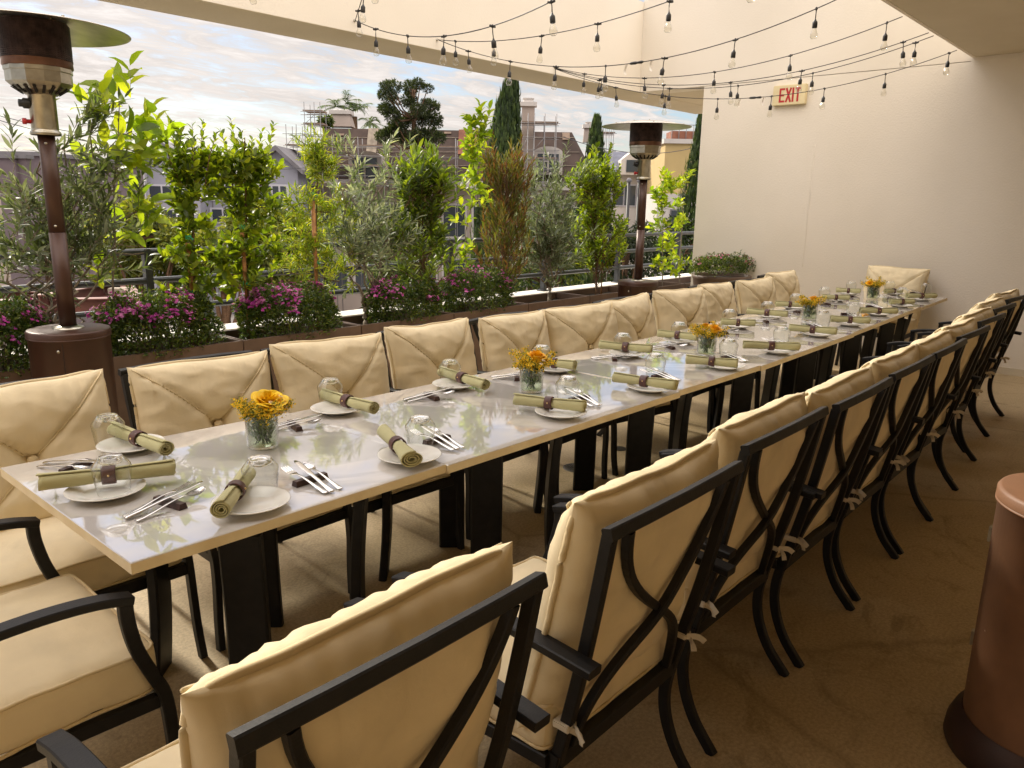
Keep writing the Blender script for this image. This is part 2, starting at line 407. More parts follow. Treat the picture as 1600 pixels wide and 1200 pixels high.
# long beam on the planter side, tall fascia above it
FASCIA_TOP = 3.97
w = thing('roof_beam', 'long cream roof beam with tall fascia over the planters', 'beam', (0, BEAM_Y0, SLAB_Z))
b = MB(); b.box((-7,0,0),(11.2,BEAM_Y1-BEAM_Y0,FASCIA_TOP-SLAB_Z), 0); b.build('fascia', 'beam_cream', w)
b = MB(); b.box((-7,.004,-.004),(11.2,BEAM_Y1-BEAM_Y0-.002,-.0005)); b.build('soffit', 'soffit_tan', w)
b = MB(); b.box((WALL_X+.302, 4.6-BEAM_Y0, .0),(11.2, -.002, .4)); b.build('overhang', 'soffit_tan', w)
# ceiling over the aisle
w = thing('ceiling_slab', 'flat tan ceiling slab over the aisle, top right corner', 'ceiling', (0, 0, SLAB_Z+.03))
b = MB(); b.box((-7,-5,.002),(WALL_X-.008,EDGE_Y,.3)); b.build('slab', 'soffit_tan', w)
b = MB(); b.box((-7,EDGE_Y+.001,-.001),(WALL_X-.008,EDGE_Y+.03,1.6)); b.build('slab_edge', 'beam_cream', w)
# unseen wall added behind the camera to bounce light onto the chair backs
solid('bounce_wall', (-6,-2.6,0), (8.68,-2.4,SLAB_Z+.03), 'bounce_tan', label='unseen tan wall added behind the camera to bounce light', cat='wall')

# parapet and railing
pw = MB(); pw.bbox((-6,5.34,0),(12.5,5.62,.60), .012)
tag(pw.build('parapet_wall', 'parapet_white'), 'low white parapet wall behind the brown planters', 'wall')
rl = thing('terrace_railing', 'grey metal railing of horizontal pipes on the parapet', 'railing', (0, 5.50, .6))
for z in (.60, .40, .20):
    q = MB(); q.bar([(-6,0,z-.02),(12.4,0,z-.02)], .055, .042, mi=0, b=.012); q.build('rail', 'rail_grey', rl)
for x in (-1.95, -.52, .9, 2.33, 3.78, 5.22, 6.66, 8.1, 9.55, 11.0):
    q = MB(); q.bbox((x-.025,-.032,0),(x+.025,.032,.60), .006); q.bbox((x-.06,-.05,0),(x+.06,.05,.012), .003); q.build('post', 'rail_grey', rl)

# planters, one metre each
pl0 = thing('planter_box', '', 'planter')
q = MB()
q.bbox((0,0,0),(.994,.022,.60), .004); q.bbox((0,.448,0),(.994,.47,.60), .004)
q.bbox((0,.0225,0),(.022,.4475,.60), .004); q.bbox((.972,.0225,0),(.994,.4475,.60), .004)
q.build('box', 'planter_brown', pl0)
sm = MB(); g = 14; vs = []; fs = []
for i in range(g+1):
    for j in range(g+1):
        x = .023+.948*i/g; y = .023+.424*j/g
        vs.append((x, y, .53+.018*mnoise.noise(Vector((x*9, y*9, 3)))))
for i in range(g):
    for j in range(g): fs.append((i*(g+1)+j, (i+1)*(g+1)+j, (i+1)*(g+1)+j+1, i*(g+1)+j+1))
sm.add(vs, fs, 0); sm.build('soil', 'soil', pl0)
pl_desc = ['nearest the camera, left of the near heater', 'under the large left olive, behind the near heater', 'under the wide magenta bush and first ficus', 'under the second ficus and the staked podocarpus', 'under the silver olive and the laurel',
           'under the slender citrus and reddish hopbush', 'under the bushy grey olive', 'under the far ficus with yellow tips', 'under the yellow green citrus by the end wall', 'beyond the end wall corner']
for i in range(10):
    o = pl0 if i == 0 else copy_tree(pl0)
    o.location = (-.34+i*1.0+(0 if i < 9 else 0), 4.85, 0)
    tag(o, 'long brown metal planter box '+pl_desc[i], 'planter', 'brown planter boxes along the parapet')

# exit sign
sg = thing('exit_sign', 'cream exit sign with red letters on the end wall', 'sign', (WALL_X-.001, 3.735, 2.748), -PI/2)
q = MB(); q.bbox((-.185,-.05,-.105),(.185,0,.105), .006); q.build('case', 'exit_case', sg)
q = MB()
def stroke(pts, w=.021):
    for (x0, z0), (x1, z1) in zip(pts, pts[1:]):
        d = Vector((x1-x0, 0, z1-z0)); n = Vector((-d.z, 0, d.x)).normalized()*w/2
        a, c = Vector((x0, -.0515, z0)), Vector((x1, -.0515, z1))
        q.add([a-n, c-n, c+n, a+n], [(0,1,2,3)], 0, False)
h = .074
def X(u): return u
stroke([(-.100,-h),(-.100,h)]); stroke([(-.090,h-.0105),(-.047,h-.0105)]); stroke([(-.090,0),(-.053,0)]); stroke([(-.090,-h+.0105),(-.047,-h+.0105)])
stroke([(-.032,-h),(.020,h)]); q_off = len(q.v); stroke([(-.032,h),(.020,-h)])
for i in range(q_off, len(q.v)): v = q.v[i]; q.v[i] = (v[0], v[1]-.0006, v[2])
stroke([(.045,-h),(.045,h)]); stroke([(.068,h-.0105),(.128,h-.0105)]); stroke([(.098,-h),(.098,h-.021)])
q.build('lettering', 'exit_red', sg)
sg.rotation_euler = (0, 0, -PI/2)

# floor drains
dr = thing('floor_drain', 'round perforated floor drain under the far chairs, the nearer one', 'drain', tuple(at_z(902,731,0)))
q = MB(); q.lathe([(.001,.004),(.075,.004),(.085,.002),(.088,0)], 28); q.build('grate', 'drain_iron', dr)
q = MB()
for i in range(-4, 5):
    for j in range(-4, 5):
        x, y = i*.016+(.008 if j % 2 else 0), j*.015
        if x*x+y*y < .066**2: q.lathe([(.0005,.0046),(.0052,.0046)], 8, c=(x, y, 0))
q.build('holes', 'dark_void', dr)
d2 = copy_tree(dr); d2.location = at_z(967,701,0); d2.scale = (.6,.6,1)
d2['label'] = 'small round metal floor cap, farther from the camera than the drain'

# ================================================================== CHAIRS
BK = .22                                       # lean of the back (dy per dz)
def back_y(z): return -.02-(z-.36)*BK
def vnoise(x, y, z=0): return mnoise.noise(Vector((x, y, z)))

def back_cushion(seed):
    nu, nv = 56, 52; W, H, T = .290, .282, .085
    def outline(u, v):
        x = W*u*(1-.035*(1-v*v)+.02*(abs(u*v))**3); z = H*v*(1-.03*(1-u*u)+.03*(abs(u*v))**3)
        x += .010*vnoise(v*1.6, seed, 1)*abs(u); z += .010*vnoise(u*1.8, seed, 5)*abs(v)
        return x, z
    def half(u, v):
        return T*max(0, (1-abs(u)**4.6)*(1-abs(v)**4.6))**.5
    mb = MB()
    for side in (1, -1):
        vs = []
        for i in range(nu+1):
            u = math.sin((i/nu*2-1)*PI/2*.97)/math.sin(PI/2*.97)
            for j in range(nv+1):
                v = math.sin((j/nv*2-1)*PI/2*.97)/math.sin(PI/2*.97)
                x, z = outline(u, v); t = half(u, v)
                e = t/T
                if side > 0:
                    d = abs(abs(u)-abs(v)); r = math.hypot(u, v)
                    t -= .013*math.exp(-(d/.05)**2)*min(1, e*1.2)*(1 if r < 1.25 else .5)
                    t -= .034*math.exp(-(r/.16)**2)
                # puckers running in from the seams
                pe = math.exp(-(1-abs(v))/.20); ps = math.exp(-(1-abs(u))/.16)
                s1 = .35*vnoise(u*34+seed, side*3+v, 4)*(1 if abs(v) > .55 else .3)+vnoise(u*11+seed, side*2.3+(3 if v > 0 else 8)+v*.8, .5)+.7*vnoise(u*19+seed, side*4+(1 if v > 0 else 6), .2)
                s2 = vnoise(v*9+seed, side*5.1+(2 if u > 0 else 9), .7)+.6*vnoise(v*20+seed, side*6+(4 if u > 0 else 5), .1)
                t += (.017*pe*s1+.012*ps*s2)*min(1, e*1.5)
                # long soft creases
                a = vnoise(u*1.4+seed*3, v*2.6+u*.8, side*4)
                t += (.010*a+.006*(1-abs(vnoise(u*1.2+v*1.6+seed, v*4-u*1.2, side*2+7)))**6)*e
                vs.append((x, side*max(t, 0), z))
        fs = []
        for i in range(nu):
            for j in range(nv):
                a = i*(nv+1)+j; q = (a, a+nv+1, a+nv+2, a+1); fs.append(q if side < 0 else q[::-1])
        mb.add(vs, fs, 0)
    edge = []
    for k in range(160):
        s = k/160*4
        if s < 1: u, v = s*2-1, 1
        elif s < 2: u, v = 1, 1-(s-1)*2
        elif s < 3: u, v = 1-(s-2)*2, -1
        else: u, v = -1, (s-3)*2-1
        r = max(abs(u), abs(v)); q = (abs(u)**12+abs(v)**12)**(1/12)
        x, z = outline(u/q, v/q)
        edge.append((x*1.004, .0025*vnoise(k*.22, seed, 2), z*1.004))
    seams = []
    for sx, sz in ((1,1),(-1,1),(1,-1),(-1,-1)):
        p = []
        for k in range(22):
            u = .07+.90*k/21; x, z = outline(u*sx, u*sz); t = half(u, u)
            e = t/T; r = math.hypot(u, u)
            t -= .013*min(1, e*1.2)*(1 if r < 1.25 else .5)+.034*math.exp(-(r/.16)**2)-.0035
            a = vnoise(u*sx*1.4+seed*3, u*sz*2.6+u*sx*.8, 4)
            t += (.010*a+.006*(1-abs(vnoise(u*sx*1.2+u*sz*1.6+seed, u*sz*4-u*sx*1.2, 9)))**6)*e
            p.append((x, t, z))
        seams.append(p)
    return mb, edge, seams, T

def seat_cushion(seed):
    mb = MB(); n = 30; m_ = 7
    W, D, T, R = .280, .255, .06, .035
    bm = bmesh.new(); bmesh.ops.create_grid(bm, x_segments=2, y_segments=2, size=1); bm.free()
    def mapp(a, c, e):                          # cube point -> cushion point
        p = Vector((a*W, c*D, e*T))
        q = Vector((max(-W+R, min(W-R, p.x)), max(-D+R, min(D-R, p.y)), max(-T+.02, min(T-.02, p.z))))
        d = p-q
        if d.length > 1e-9:
            k = Vector((d.x/R, d.y/R, d.z/.02)); k.normalize(); d = Vector((k.x*R, k.y*R, k.z*.02))
        p = q+d
        crown = (1-a*a)*(1-c*c)
        p.z += (.022 if e > 0 else -.004)*crown*abs(e)
        p.z += .006*vnoise(a*3+seed, c*3, e)*abs(e)
        w_ = math.exp(-(1-max(abs(a), abs(c)))/.15)
        p.z += .004*w_*abs(e)*vnoise(a*11+seed, c*11, 2)
        p.x += .006*vnoise(c*3, e, seed); p.y += .006*vnoise(a*3, e, seed+3)
        return p
    def grid(fn, nu, nv, flip):
        vs = [fn(i/nu*2-1, j/nv*2-1) for i in range(nu+1) for j in range(nv+1)]
        fs = []
        for i in range(nu):
            for j in range(nv):
                a = i*(nv+1)+j; q = (a, a+nv+1, a+nv+2, a+1); fs.append(q[::-1] if flip else q)
        mb.add(vs, fs, 0)
    grid(lambda a, c: mapp(a, c, 1), n, n, False); grid(lambda a, c: mapp(a, c, -1), n, n, True)
    grid(lambda a, c: mapp(a, 1, c), n, m_, True); grid(lambda a, c: mapp(a, -1, c), n, m_, False)
    grid(lambda a, c: mapp(1, a, c), n, m_, False); grid(lambda a, c: mapp(-1, a, c), n, m_, True)
    rings = []
    for e, zz in ((1, T-.006), (-1, -T+.006)):
        pts = []
        for k in range(96):
            s = k/96*4
            if s < 1: u, v = s*2-1, 1
            elif s < 2: u, v = 1, 1-(s-1)*2
            elif s < 3: u, v = 1-(s-2)*2, -1
            else: u, v = -1, (s-3)*2-1
            q = mapp(u, v, e*.9); pts.append((q.x*1.004, q.y*1.004, zz+.004*vnoise(u*3, v*3, seed)))
        rings.append(pts)
    return mb, rings

def make_chair(seed):
    t = thing('dining_chair', '', 'chair')
    # ---- back frame: two posts, top rail
    fr = MB()
    for s in (-1, 1):
        fr.bar(spl([(s*.245, back_y(.33)-.004, .33), (s*.247, back_y(.45)-.006, .45), (s*.256, back_y(.62)-.010, .62), (s*.262, back_y(.80)-.006, .80), (s*.265, back_y(.93), .93)]),
               .022, .029, up=(0,1,0))
    fr.bar([(-.280, back_y(.94)-.001, .938), (-.15, back_y(.94)-.010, .942), (0, back_y(.94)-.013, .943), (.15, back_y(.94)-.010, .942), (.280, back_y(.94)-.001, .938)], .025, .027, up=(0,.25,1))
    fr.build('back_frame', 'black_metal', t)
    # ---- crossing scroll bars
    for s in (-1, 1):
        p = []
        for k in range(25):
            u = k/24; z = .924-u*(.924-.375)
            c = (u-.5)*2
            x = s*.205*(-1+2*(1/(1+math.exp(-7.0*(u-.48)))-.034)/(1-.06))
            y = back_y(z)-.006-.020*math.exp(-(c/.5)**2)+.0035*s*math.exp(-(c/.2)**2)*2
            p.append((x, y, z))
        q = MB(); q.bar(p, .020, .022, up=(0,1,0)); q.build('back_bar', 'black_metal', t)
    # ---- legs
    for s in (-1, 1):
        q = MB(); q.bar(spl([(s*.251, -.024, .372), (s*.253, -.006, .27), (s*.256, -.014, .18), (s*.259, -.055, .085), (s*.262, -.125, 0)]), .022, .030, up=(0,1,0)); q.build('leg', 'black_metal', t)
    for s in (-1, 1):
        q = MB(); q.bar(spl([(s*.311, .418, .652), (s*.309, .420, .60), (s*.301, .436, .52), (s*.291, .470, .43), (s*.286, .496, .36), (s*.287, .505, .25), (s*.292, .508, .12), (s*.298, .520, 0)], 4), .024, .031, up=(0,1,0)); q.build('leg', 'black_metal', t)
    # ---- arms
    for s in (-1, 1):
        q = MB(); q.bar(spl([(s*.296, back_y(.665)-.060, .650), (s*.299, .02, .664), (s*.304, .14, .676), (s*.309, .26, .680), (s*.311, .36, .672), (s*.312, .432, .655)], 4), .043, .021); q.build('armrest', 'black_metal', t)
    # ---- seat frame
    q = MB()
    q.bar([(-.25,-.022,.352),(.25,-.022,.352)], .028, .042)
    q.bar([(-.275,.492,.350),(.275,.492,.350)], .028, .042)
    for s in (-1, 1): q.bar([(s*.262,-.010,.351),(s*.280,.482,.349)], .024, .036)
    for x in (-.13, 0, .13): q.bar([(x,-.01,.345),(x,.445,.345)], .04, .004)
    q.build('seat_frame', 'black_metal', t)
    # ---- seat cushion
    mb, rings = seat_cushion(seed)
    so = mb.build('seat_cushion', 'cream_fabric', t); so.location = (0, .240, .433)
    q = MB()
    for r in rings: q.tube(r, .0045, 6, closed=True)
    q.build('piping', 'pipe_fabric', so)
    # ---- back cushion
    mb, edge, seams, T = back_cushion(seed+.37)
    bo = mb.build('back_cushion', 'cream_fabric', t)
    bo.rotation_euler = (math.atan(BK)*1.02, 0, 0)
    zc = .702; bo.location = (0, back_y(zc)+.083, zc)
    q = MB(); q.tube(edge, .0074, 8, closed=True); q.build('piping', 'pipe_fabric', bo)
    q = MB()
    for s in seams: q.tube(s, .0036, 6)
    q.build('seam', 'pipe_fabric', bo)
    q = MB(); q.lathe([(.0005,.012),(.010,.011),(.017,.007),(.0195,0),(.017,-.005)], 18, mtx=Matrix.Translation((0, T-.028, 0)) @ Matrix.Rotation(-PI/2, 4, 'X')); q.build('button', 'pipe_fabric', bo)
    # ---- cloth ties knotted round the posts
    for s in (-1, 1):
        q = MB(); z = .455
        a = s*.25
        q.bbox((a-.0165, back_y(z)-.0235, z-.009), (a+.0165, back_y(z)+.0205, z+.009), .003)
        q.bar(spl([(a-.006*s, back_y(z)-.022, z), (a+.004*s, back_y(z)-.040, z+.003), (a+.012*s, back_y(z)-.052, z+.000), (a+.016*s, back_y(z)-.064, z-.008)], 4), .0022, .017, b=.0005)
        q.bar(spl([(a+.004*s, back_y(z)-.022, z-.003), (a-.004*s, back_y(z)-.036, z-.010), (a-.005*s, back_y(z)-.042, z-.020), (a-.004*s, back_y(z)-.045, z-.034)], 4), .0022, .015, b=.0005)
        q.build('tie', 'tie_fabric', t)
    return t

protos = [make_chair(2.1), make_chair(11.7), make_chair(23.4)]
used = [False]*3
def chair(x, y, rz, label, group, k, dz=0):
    if not used[k]: o = protos[k]; used[k] = True
    else: o = copy_tree(protos[k])
    o.location = (x, y, dz); o.rotation_euler = (0, 0, rz)
    tag(o, label, 'chair', group)
    return o
rr = random.Random(5)
near = [(.643,.748),(1.424,.772),(2.109,.819),(2.719,.806),(3.339,.819),(3.93,.822),(4.523,.846),(5.20,.894),(5.88,.955),(6.60,.998)]
for i, (x, y) in enumerate(near):
    chair(x, y+.15, math.radians([0,0,0,0,0,0,-1,-2,-3,-4][i]+rr.uniform(-.6,.6)),
          'cream cushioned black metal chair, %s from the camera in the aisle side row' % ORD[i], 'chairs on the aisle side of the table', [0,1,2,0,1,2,1,0,2,1][i])
FARY = 2.90
far = [(.78,0,0),(1.43,0,1),(2.02,-.02,-2),(2.69,.02,1),(3.30,.01,3),(3.92,-.03,-11),(4.52,.02,2),(5.18,0,-8),(5.95,.10,2),(6.62,.06,-5),(7.42,.16,-3)]
for i, (x, dy, a) in enumerate(far):
    o = chair(x, FARY+dy, PI+math.radians(a), 'cream cushioned black metal chair, %s from the left in the planter side row' % ORD[i], 'chairs on the planter side of the table', [1,0,2,1,0,2,1,2,0,1,2][i])
    o.scale = (1, 1, .952)
    for ch in o.children:
        if ch.name.startswith('back_cushion'): ch.location = (rr.uniform(-.014,.014), back_y(.70)+.084+rr.uniform(0,.012), .704+rr.uniform(-.014,.006)); ch.rotation_euler[1] = rr.uniform(-.03,.03)
chair(.19, 2.03, -PI/2, 'cream cushioned chair at the near head of the table', 'chairs at the table heads', 2)
chair(8.43, 2.36, PI/2, 'cream cushioned chair at the far head of the table by the end wall', 'chairs at the table heads', 0)

# ================================================================== TABLES
fx = [(.62,1.695),(1.583,1.685),(2.99,1.67),(3.80,1.655),(5.30,1.69),(7.20,1.77),(8.17,1.80)]
bx = [(.615,2.615),(1.570,2.560),(2.97,2.535),(3.79,2.525),(5.29,2.57),(7.19,2.66),(8.16,2.71)]
zt = [.750,.7475,.7505,.748,.7495,.747]
tdesc = ['nearest end, set for the head chair', 'second section from the near end', 'third section, a short one', 'fourth section, in the middle of the row', 'fifth section, the long one', 'far end section by the head chair']
base_x = {0:[1.14],1:[2.09],2:[3.1],3:[4.12],4:[5.02,5.82],5:[6.55+.95]}
base_x = {0:[1.14],1:[2.09],2:[3.10],3:[4.12],4:[5.02,5.84],5:[6.62]}
for i in range(6):
    a, c, d, e = fx[i], fx[i+1], bx[i+1], bx[i]
    cx, cy = (a[0]+c[0])/2, (a[1]+e[1])/2
    t = thing('dining_table', 'glossy white dining table with pale wood edge, '+tdesc[i], 'table', (cx, cy, 0), 0, 'tables pushed together into one long row')
    z1 = zt[i]; gap = .0012
    P = [Vector((a[0]-cx+gap, a[1]-cy, 0)), Vector((c[0]-cx-gap, c[1]-cy, 0)), Vector((d[0]-cx-gap, d[1]-cy, 0)), Vector((e[0]-cx+gap, e[1]-cy, 0))]
    if i > 0:                                 # sections sit a hair out of line
        off = [0,-.008,.003,-.004,.004,-.003][i]
        for p in P: p.y += off
    cen = sum(P, Vector())/4
    def inset(k): return [p+(cen-p).normalized()*k for p in P]
    q = MB()
    I = inset(.003)
    q.add([v+Vector((0,0,z1)) for v in I], [(0,1,2,3)], 0, False)
    for u in range(4):
        w_ = (u+1) % 4
        q.add([P[u]+Vector((0,0,z1-.0016)), P[w_]+Vector((0,0,z1-.0016)), I[w_]+Vector((0,0,z1)), I[u]+Vector((0,0,z1))], [(0,1,2,3)], 0, False)
    q.build('tabletop', 'tabletop_gloss', t)
    q = MB()
    for u in range(4):
        w_ = (u+1) % 4
        q.add([P[u]+Vector((0,0,z1-.028)), P[w_]+Vector((0,0,z1-.028)), P[w_]+Vector((0,0,z1-.0016)), P[u]+Vector((0,0,z1-.0016))], [(0,1,2,3)], 0, False)
    q.add([v+Vector((0,0,z1-.028)) for v in P], [(3,2,1,0)], 0, False)
    q.build('edge_band', 'edge_wood', t)
    xs = base_x[i]
    q = MB()
    for yy in (-.30, .30): q.bar([(P[0].x+.05, yy, z1-.046),(P[1].x-.05, yy, z1-.046)], .03, .034)
    for X0 in xs:
        for sx, sy in ((-1,-1),(1,1),(1,-1),(-1,1)): q.bar([(X0-cx, 2.1-cy, z1-.052),(X0-cx+sx*.2, 2.1-cy+sy*.3, z1-.052)], .04, .024)
    q.build('under_frame', 'black_metal', t)
    for X0 in xs:
        for sx, sy in ((-1,-1),(1,1),(1,-1),(-1,1)):
            q = MB(); n = Vector((sx, sy, 0)).normalized(); px, py = X0-cx+sx*.2, 2.1-cy+sy*.3
            path = []
            for k in range(9):
                z = (z1-.064)*(1-k/8); bow = -.022*math.sin(PI*k/8)
                path.append((px+n.x*bow, py+n.y*bow, z))
            q.bar(path, .115, .034, up=n, b=.006)
            q.build('leg', 'black_metal', t)

# ================================================================== TABLEWARE
TZ = .7505
def lathe_obj(name, prof, m, parent=None, n=40):
    q = MB(); q.lathe(prof, n); return q.build(name, m, parent)
# plate
plate0 = lathe_obj('bread_plate', [(.0005,.006),(.055,.006),(.062,.008),(.078,.0155),(.096,.0195),(.1005,.0205),(.102,.0195),(.100,.0175),(.080,.0115),(.062,.0035),(.058,.0005),(.0005,.0005)], 'porcelain', n=56)
# upturned tumbler
def make_tumbler():
    t = thing('tumbler', '', 'glass')
    q = MB()
    q.lathe([(.0415,.0008),(.0455,.03),(.0495,.062),(.0508,.070),(.0503,.075),(.0485,.0805),(.0345,.099),(.0310,.1045)], 40)
    q.lathe([(.0395,.0008),(.0405,.0),(.0415,.0008)], 40)
    q.build('bowl', 'clear_glass', t)
    q = MB(); q.lathe([(.0001,.0925),(.020,.0920),(.0318,.0895),(.0352,.0955),(.0340,.0995),(.0308,.1050),(.0285,.1060),(.024,.1040),(.0001,.1032)], 40); q.build('foot', 'thick_glass', t)
    return t
tumbler0 = make_tumbler()
# rolled napkin with leather ring
def make_napkin(seed, L=.27, flare=0):
    rn = random.Random(seed)
    t = thing('napkin_roll', '', 'napkin')
    turns, n = 3.3, 110; seg = 26
    q = MB(); vs = []
    for j in range(seg+1):
        x = (j/seg-.5)*L; e = abs(j/seg-.5)*2
        pin = 1-.17*math.exp(-(x/.028)**2)
        sc = pin*(1+.10*e*e+flare*max(0, (-x/L*2))**2*.5)
        sq = 1-(.06+.25*flare*max(0, -x/L*2))
        for k in range(2*n):
            kk = k if k < n else 2*n-1-k
            a = kk/(n-1)*turns*2*PI; r = .0045+.0165*kk/(n-1)
            r += .0012 if k < n else -.0012
            r *= sc*(1+.05*vnoise(a*.7+seed, x*14, seed)+.02*vnoise(a*2, x*40, seed))
            xx = x+(.004*vnoise(a*.8, seed, 4)+.006*(kk/(n-1)))*(1 if j == seed else 0)
            if j in (0, seg): xx += .006*vnoise(a*.5, seed*3, j)+(.007*(kk/(n-1))-.004)*(1 if j == seg else -1)*.6
            vs.append((xx, r*math.cos(a), .0225+r*math.sin(a)*sq))
    K = 2*n; fs = []
    for j in range(seg):
        for k in range(K):
            k2 = (k+1) % K; fs.append((j*K+k, j*K+k2, (j+1)*K+k2, (j+1)*K+k))
    for j, fl in ((0, False), (seg, True)):
        for k in range(n-1):
            f = (j*K+k, j*K+k+1, j*K+2*n-2-k, j*K+2*n-1-k); fs.append(f if fl else f[::-1])
    q.add(vs, fs, 0)
    q.build('cloth', 'napkin_fabric', t)
    q = MB(); mt = Matrix.Translation((0,0,.0225)) @ Matrix.Rotation(PI/2, 4, 'Y') @ Matrix.Translation((0,0,-.015))
    q.lathe([(.0205,0),(.0228,.0),(.0234,.004),(.0234,.026),(.0228,.03),(.0205,.03)], 36, mtx=mt)
    rg = q.build('napkin_ring', 'leather', t)
    q = MB(); q.sphere((0, -.0235, .027), .0028, 8); q.build('stud', 'brass', rg)
    return t
napkins = [make_napkin(3), make_napkin(8, .28), make_napkin(14, .265, 1.0)]
# cutlery: outline swept into a thin curved shell
def cut_mesh(name, stations, holes=None):
    """stations: (x, halfwidth, z, thickness, dish)"""
    q = MB(); rows = []
    for (x, w, z, th, dish) in stations:
        rows.append([(x, w*math.sin(a*PI/2), z+dish*(1-abs(a))**1.0*-1+th*(1-a*a)*.5) for a in (-1,-.6,-.25,.25,.6,1)])
    n = len(rows); vs = [p for r in rows for p in r]; o = len(vs)
    vs += [(p[0], p[1], p[2]-s[3]*(.9 if 0 < k < 5 else .15)) for r, s in zip(rows, stations) for k, p in enumerate(r)]
    fs = []
    for i in range(n-1):
        for k in range(5):
            a = i*6+k; fs.append((a, a+6, a+7, a+1)); fs.append((o+a, o+a+1, o+a+7, o+a+6))
        a = i*6; fs.append((a, o+a, o+a+6, a+6)); a = i*6+5; fs.append((a, a+6, o+a+6, o+a))
    fs.append((0,1,2,3,4,5,o+5,o+4,o+3,o+2,o+1,o)); a = (n-1)*6; fs.append(tuple(a+k for k in range(5,-1,-1))+tuple(o+a+k for k in range(6)))
    q.add(vs, fs, 0); return q
handle = [(-.105,.0035,.0035,.002,0),(-.102,.0078,.004,.003,0),(-.090,.0085,.005,.0034,0),(-.055,.0065,.010,.003,0),(-.02,.0042,.0165,.003,0),(.01,.0033,.0215,.003,0)]
sp = cut_mesh('spoon', handle+[(.035,.0036,.024,.0026,0),(.046,.0085,.0225,.0018,.002),(.058,.0160,.0215,.0016,.0065),(.074,.0195,.0225,.0016,.0085),(.090,.0165,.0255,.0016,.0065),(.100,.0090,.028,.0015,.002),(.103,.002,.029,.001,0)])
spoon0 = sp.build('spoon', 'steel')
fk = cut_mesh('fork', handle+[(.035,.0036,.0235,.0026,0),(.050,.0100,.0215,.0018,.0005),(.060,.0118,.0215,.0018,.0008)])
for yy in (-.0103,-.0035,.0035,.0103):
    fk.bar([(.059,yy,.0205),(.075,yy*1.02,.0225),(.092,yy*1.02,.0262),(.104,yy*1.0,.0300)], .0036, .0020, b=.0005, scales=[1.2,1,1,.5])
fork0 = fk.build('fork', 'steel')
kn = cut_mesh('knife', [(-.112,.004,.0055,.004,0),(-.108,.0085,.006,.006,0),(-.07,.0082,.011,.006,0),(-.02,.0066,.018,.005,0),(.005,.0070,.0225,.0028,0),(.02,.0090,.0245,.0016,0),(.07,.0102,.0305,.0013,0),(.10,.0090,.0345,.0012,0),(.116,.004,.0365,.001,0)])
knife0 = kn.build('knife', 'steel')
q = MB()
vs = []
for x in (-.055, .055):
    vs += [(x,-.013,0),(x,.013,0),(x*.97,.009,.016),(x*.97,-.009,.016)]
q.add(vs, [(0,1,5,4),(1,2,6,5),(2,3,7,6),(3,0,4,7),(0,3,2,1),(4,5,6,7)], 0, False)
rest0 = q.build('cutlery_rest', 'rest_wood')

first = {}
def place(key, proto, loc, rz, label, cat, group, tilt=None):
    if key not in first: first[key] = 1; o = proto
    else: o = copy_tree(proto)
    o.location = loc; o.rotation_euler = (0, 0, rz) if tilt is None else (tilt[0], tilt[1], rz)
    tag(o, label, cat, group); return o

def setting(where, A, B, plate, glass, rest, heads, handles, nk=0, glass_on_plate=False, rise=None):
    """all arguments are pixels on the photograph's table plane; becomes real positions on the table"""
    if plate:
        p = at_z(*plate, TZ+.008)
        place('plate', plate0, (p.x, p.y, TZ), 0, 'small white plate '+where, 'plate', 'white side plates on the table')
    if A:
        r_ = .0135 if rise is None else rise
        a, c = at_z(*A, TZ+r_+.020), at_z(*B, TZ+r_+.020); m_ = (a+c)/2; d = c-a
        o = place('nap%d' % nk, napkins[nk], (m_.x, m_.y, TZ+r_), math.atan2(d.y, d.x), 'rolled olive green napkin in leather ring '+where, 'napkin', 'rolled green napkins on the table')
        k = max(.8, min(1.2, d.length/.27)); o.scale = (k, 1.12, 1.12)
    if glass:
        g_ = at_z(*glass, TZ+(.01 if glass_on_plate else 0))
        place('glass', tumbler0, (g_.x, g_.y, TZ+(.0075 if glass_on_plate else .0005)), rr.uniform(0, 6), 'upturned clear glass tumbler '+where, 'glass', 'upturned glass tumblers on the table')
    if rest:
        a, c = at_z(*heads, TZ+.02), at_z(*handles, TZ+.006); d = a-c; an = math.atan2(d.y, d.x)
        m_ = (Vector((at_z(*rest, TZ+.01))))
        place('rest', rest0, (m_.x, m_.y, TZ+.0003), an+PI/2+rr.uniform(-.12,.12), 'dark wooden cutlery rest '+where, 'cutlery rest', 'wooden cutlery rests on the table')
        u = Vector((math.cos(an), math.sin(an), 0)); v = Vector((-u.y, u.x, 0))
        for nme, pr, off, da in (('fork', fork0, .026, .05), ('knife', knife0, 0, -.02), ('spoon', spoon0, -.028, -.07)):
            q_ = m_-u*.012+v*(off+rr.uniform(-.003,.003))
            place(nme, pr, (q_.x, q_.y, TZ+.0006), an+da+rr.uniform(-.06,.06), 'steel %s on its rest %s' % (nme, where), nme, 'steel %s on the table' % {'fork':'forks','knife':'knives','spoon':'spoons'}[nme])

def aw(i): return 'at the %s aisle-side setting from the near end' % ORD[i]
def pw_(i): return 'at the %s planter-side setting from the near end' % ORD[i]
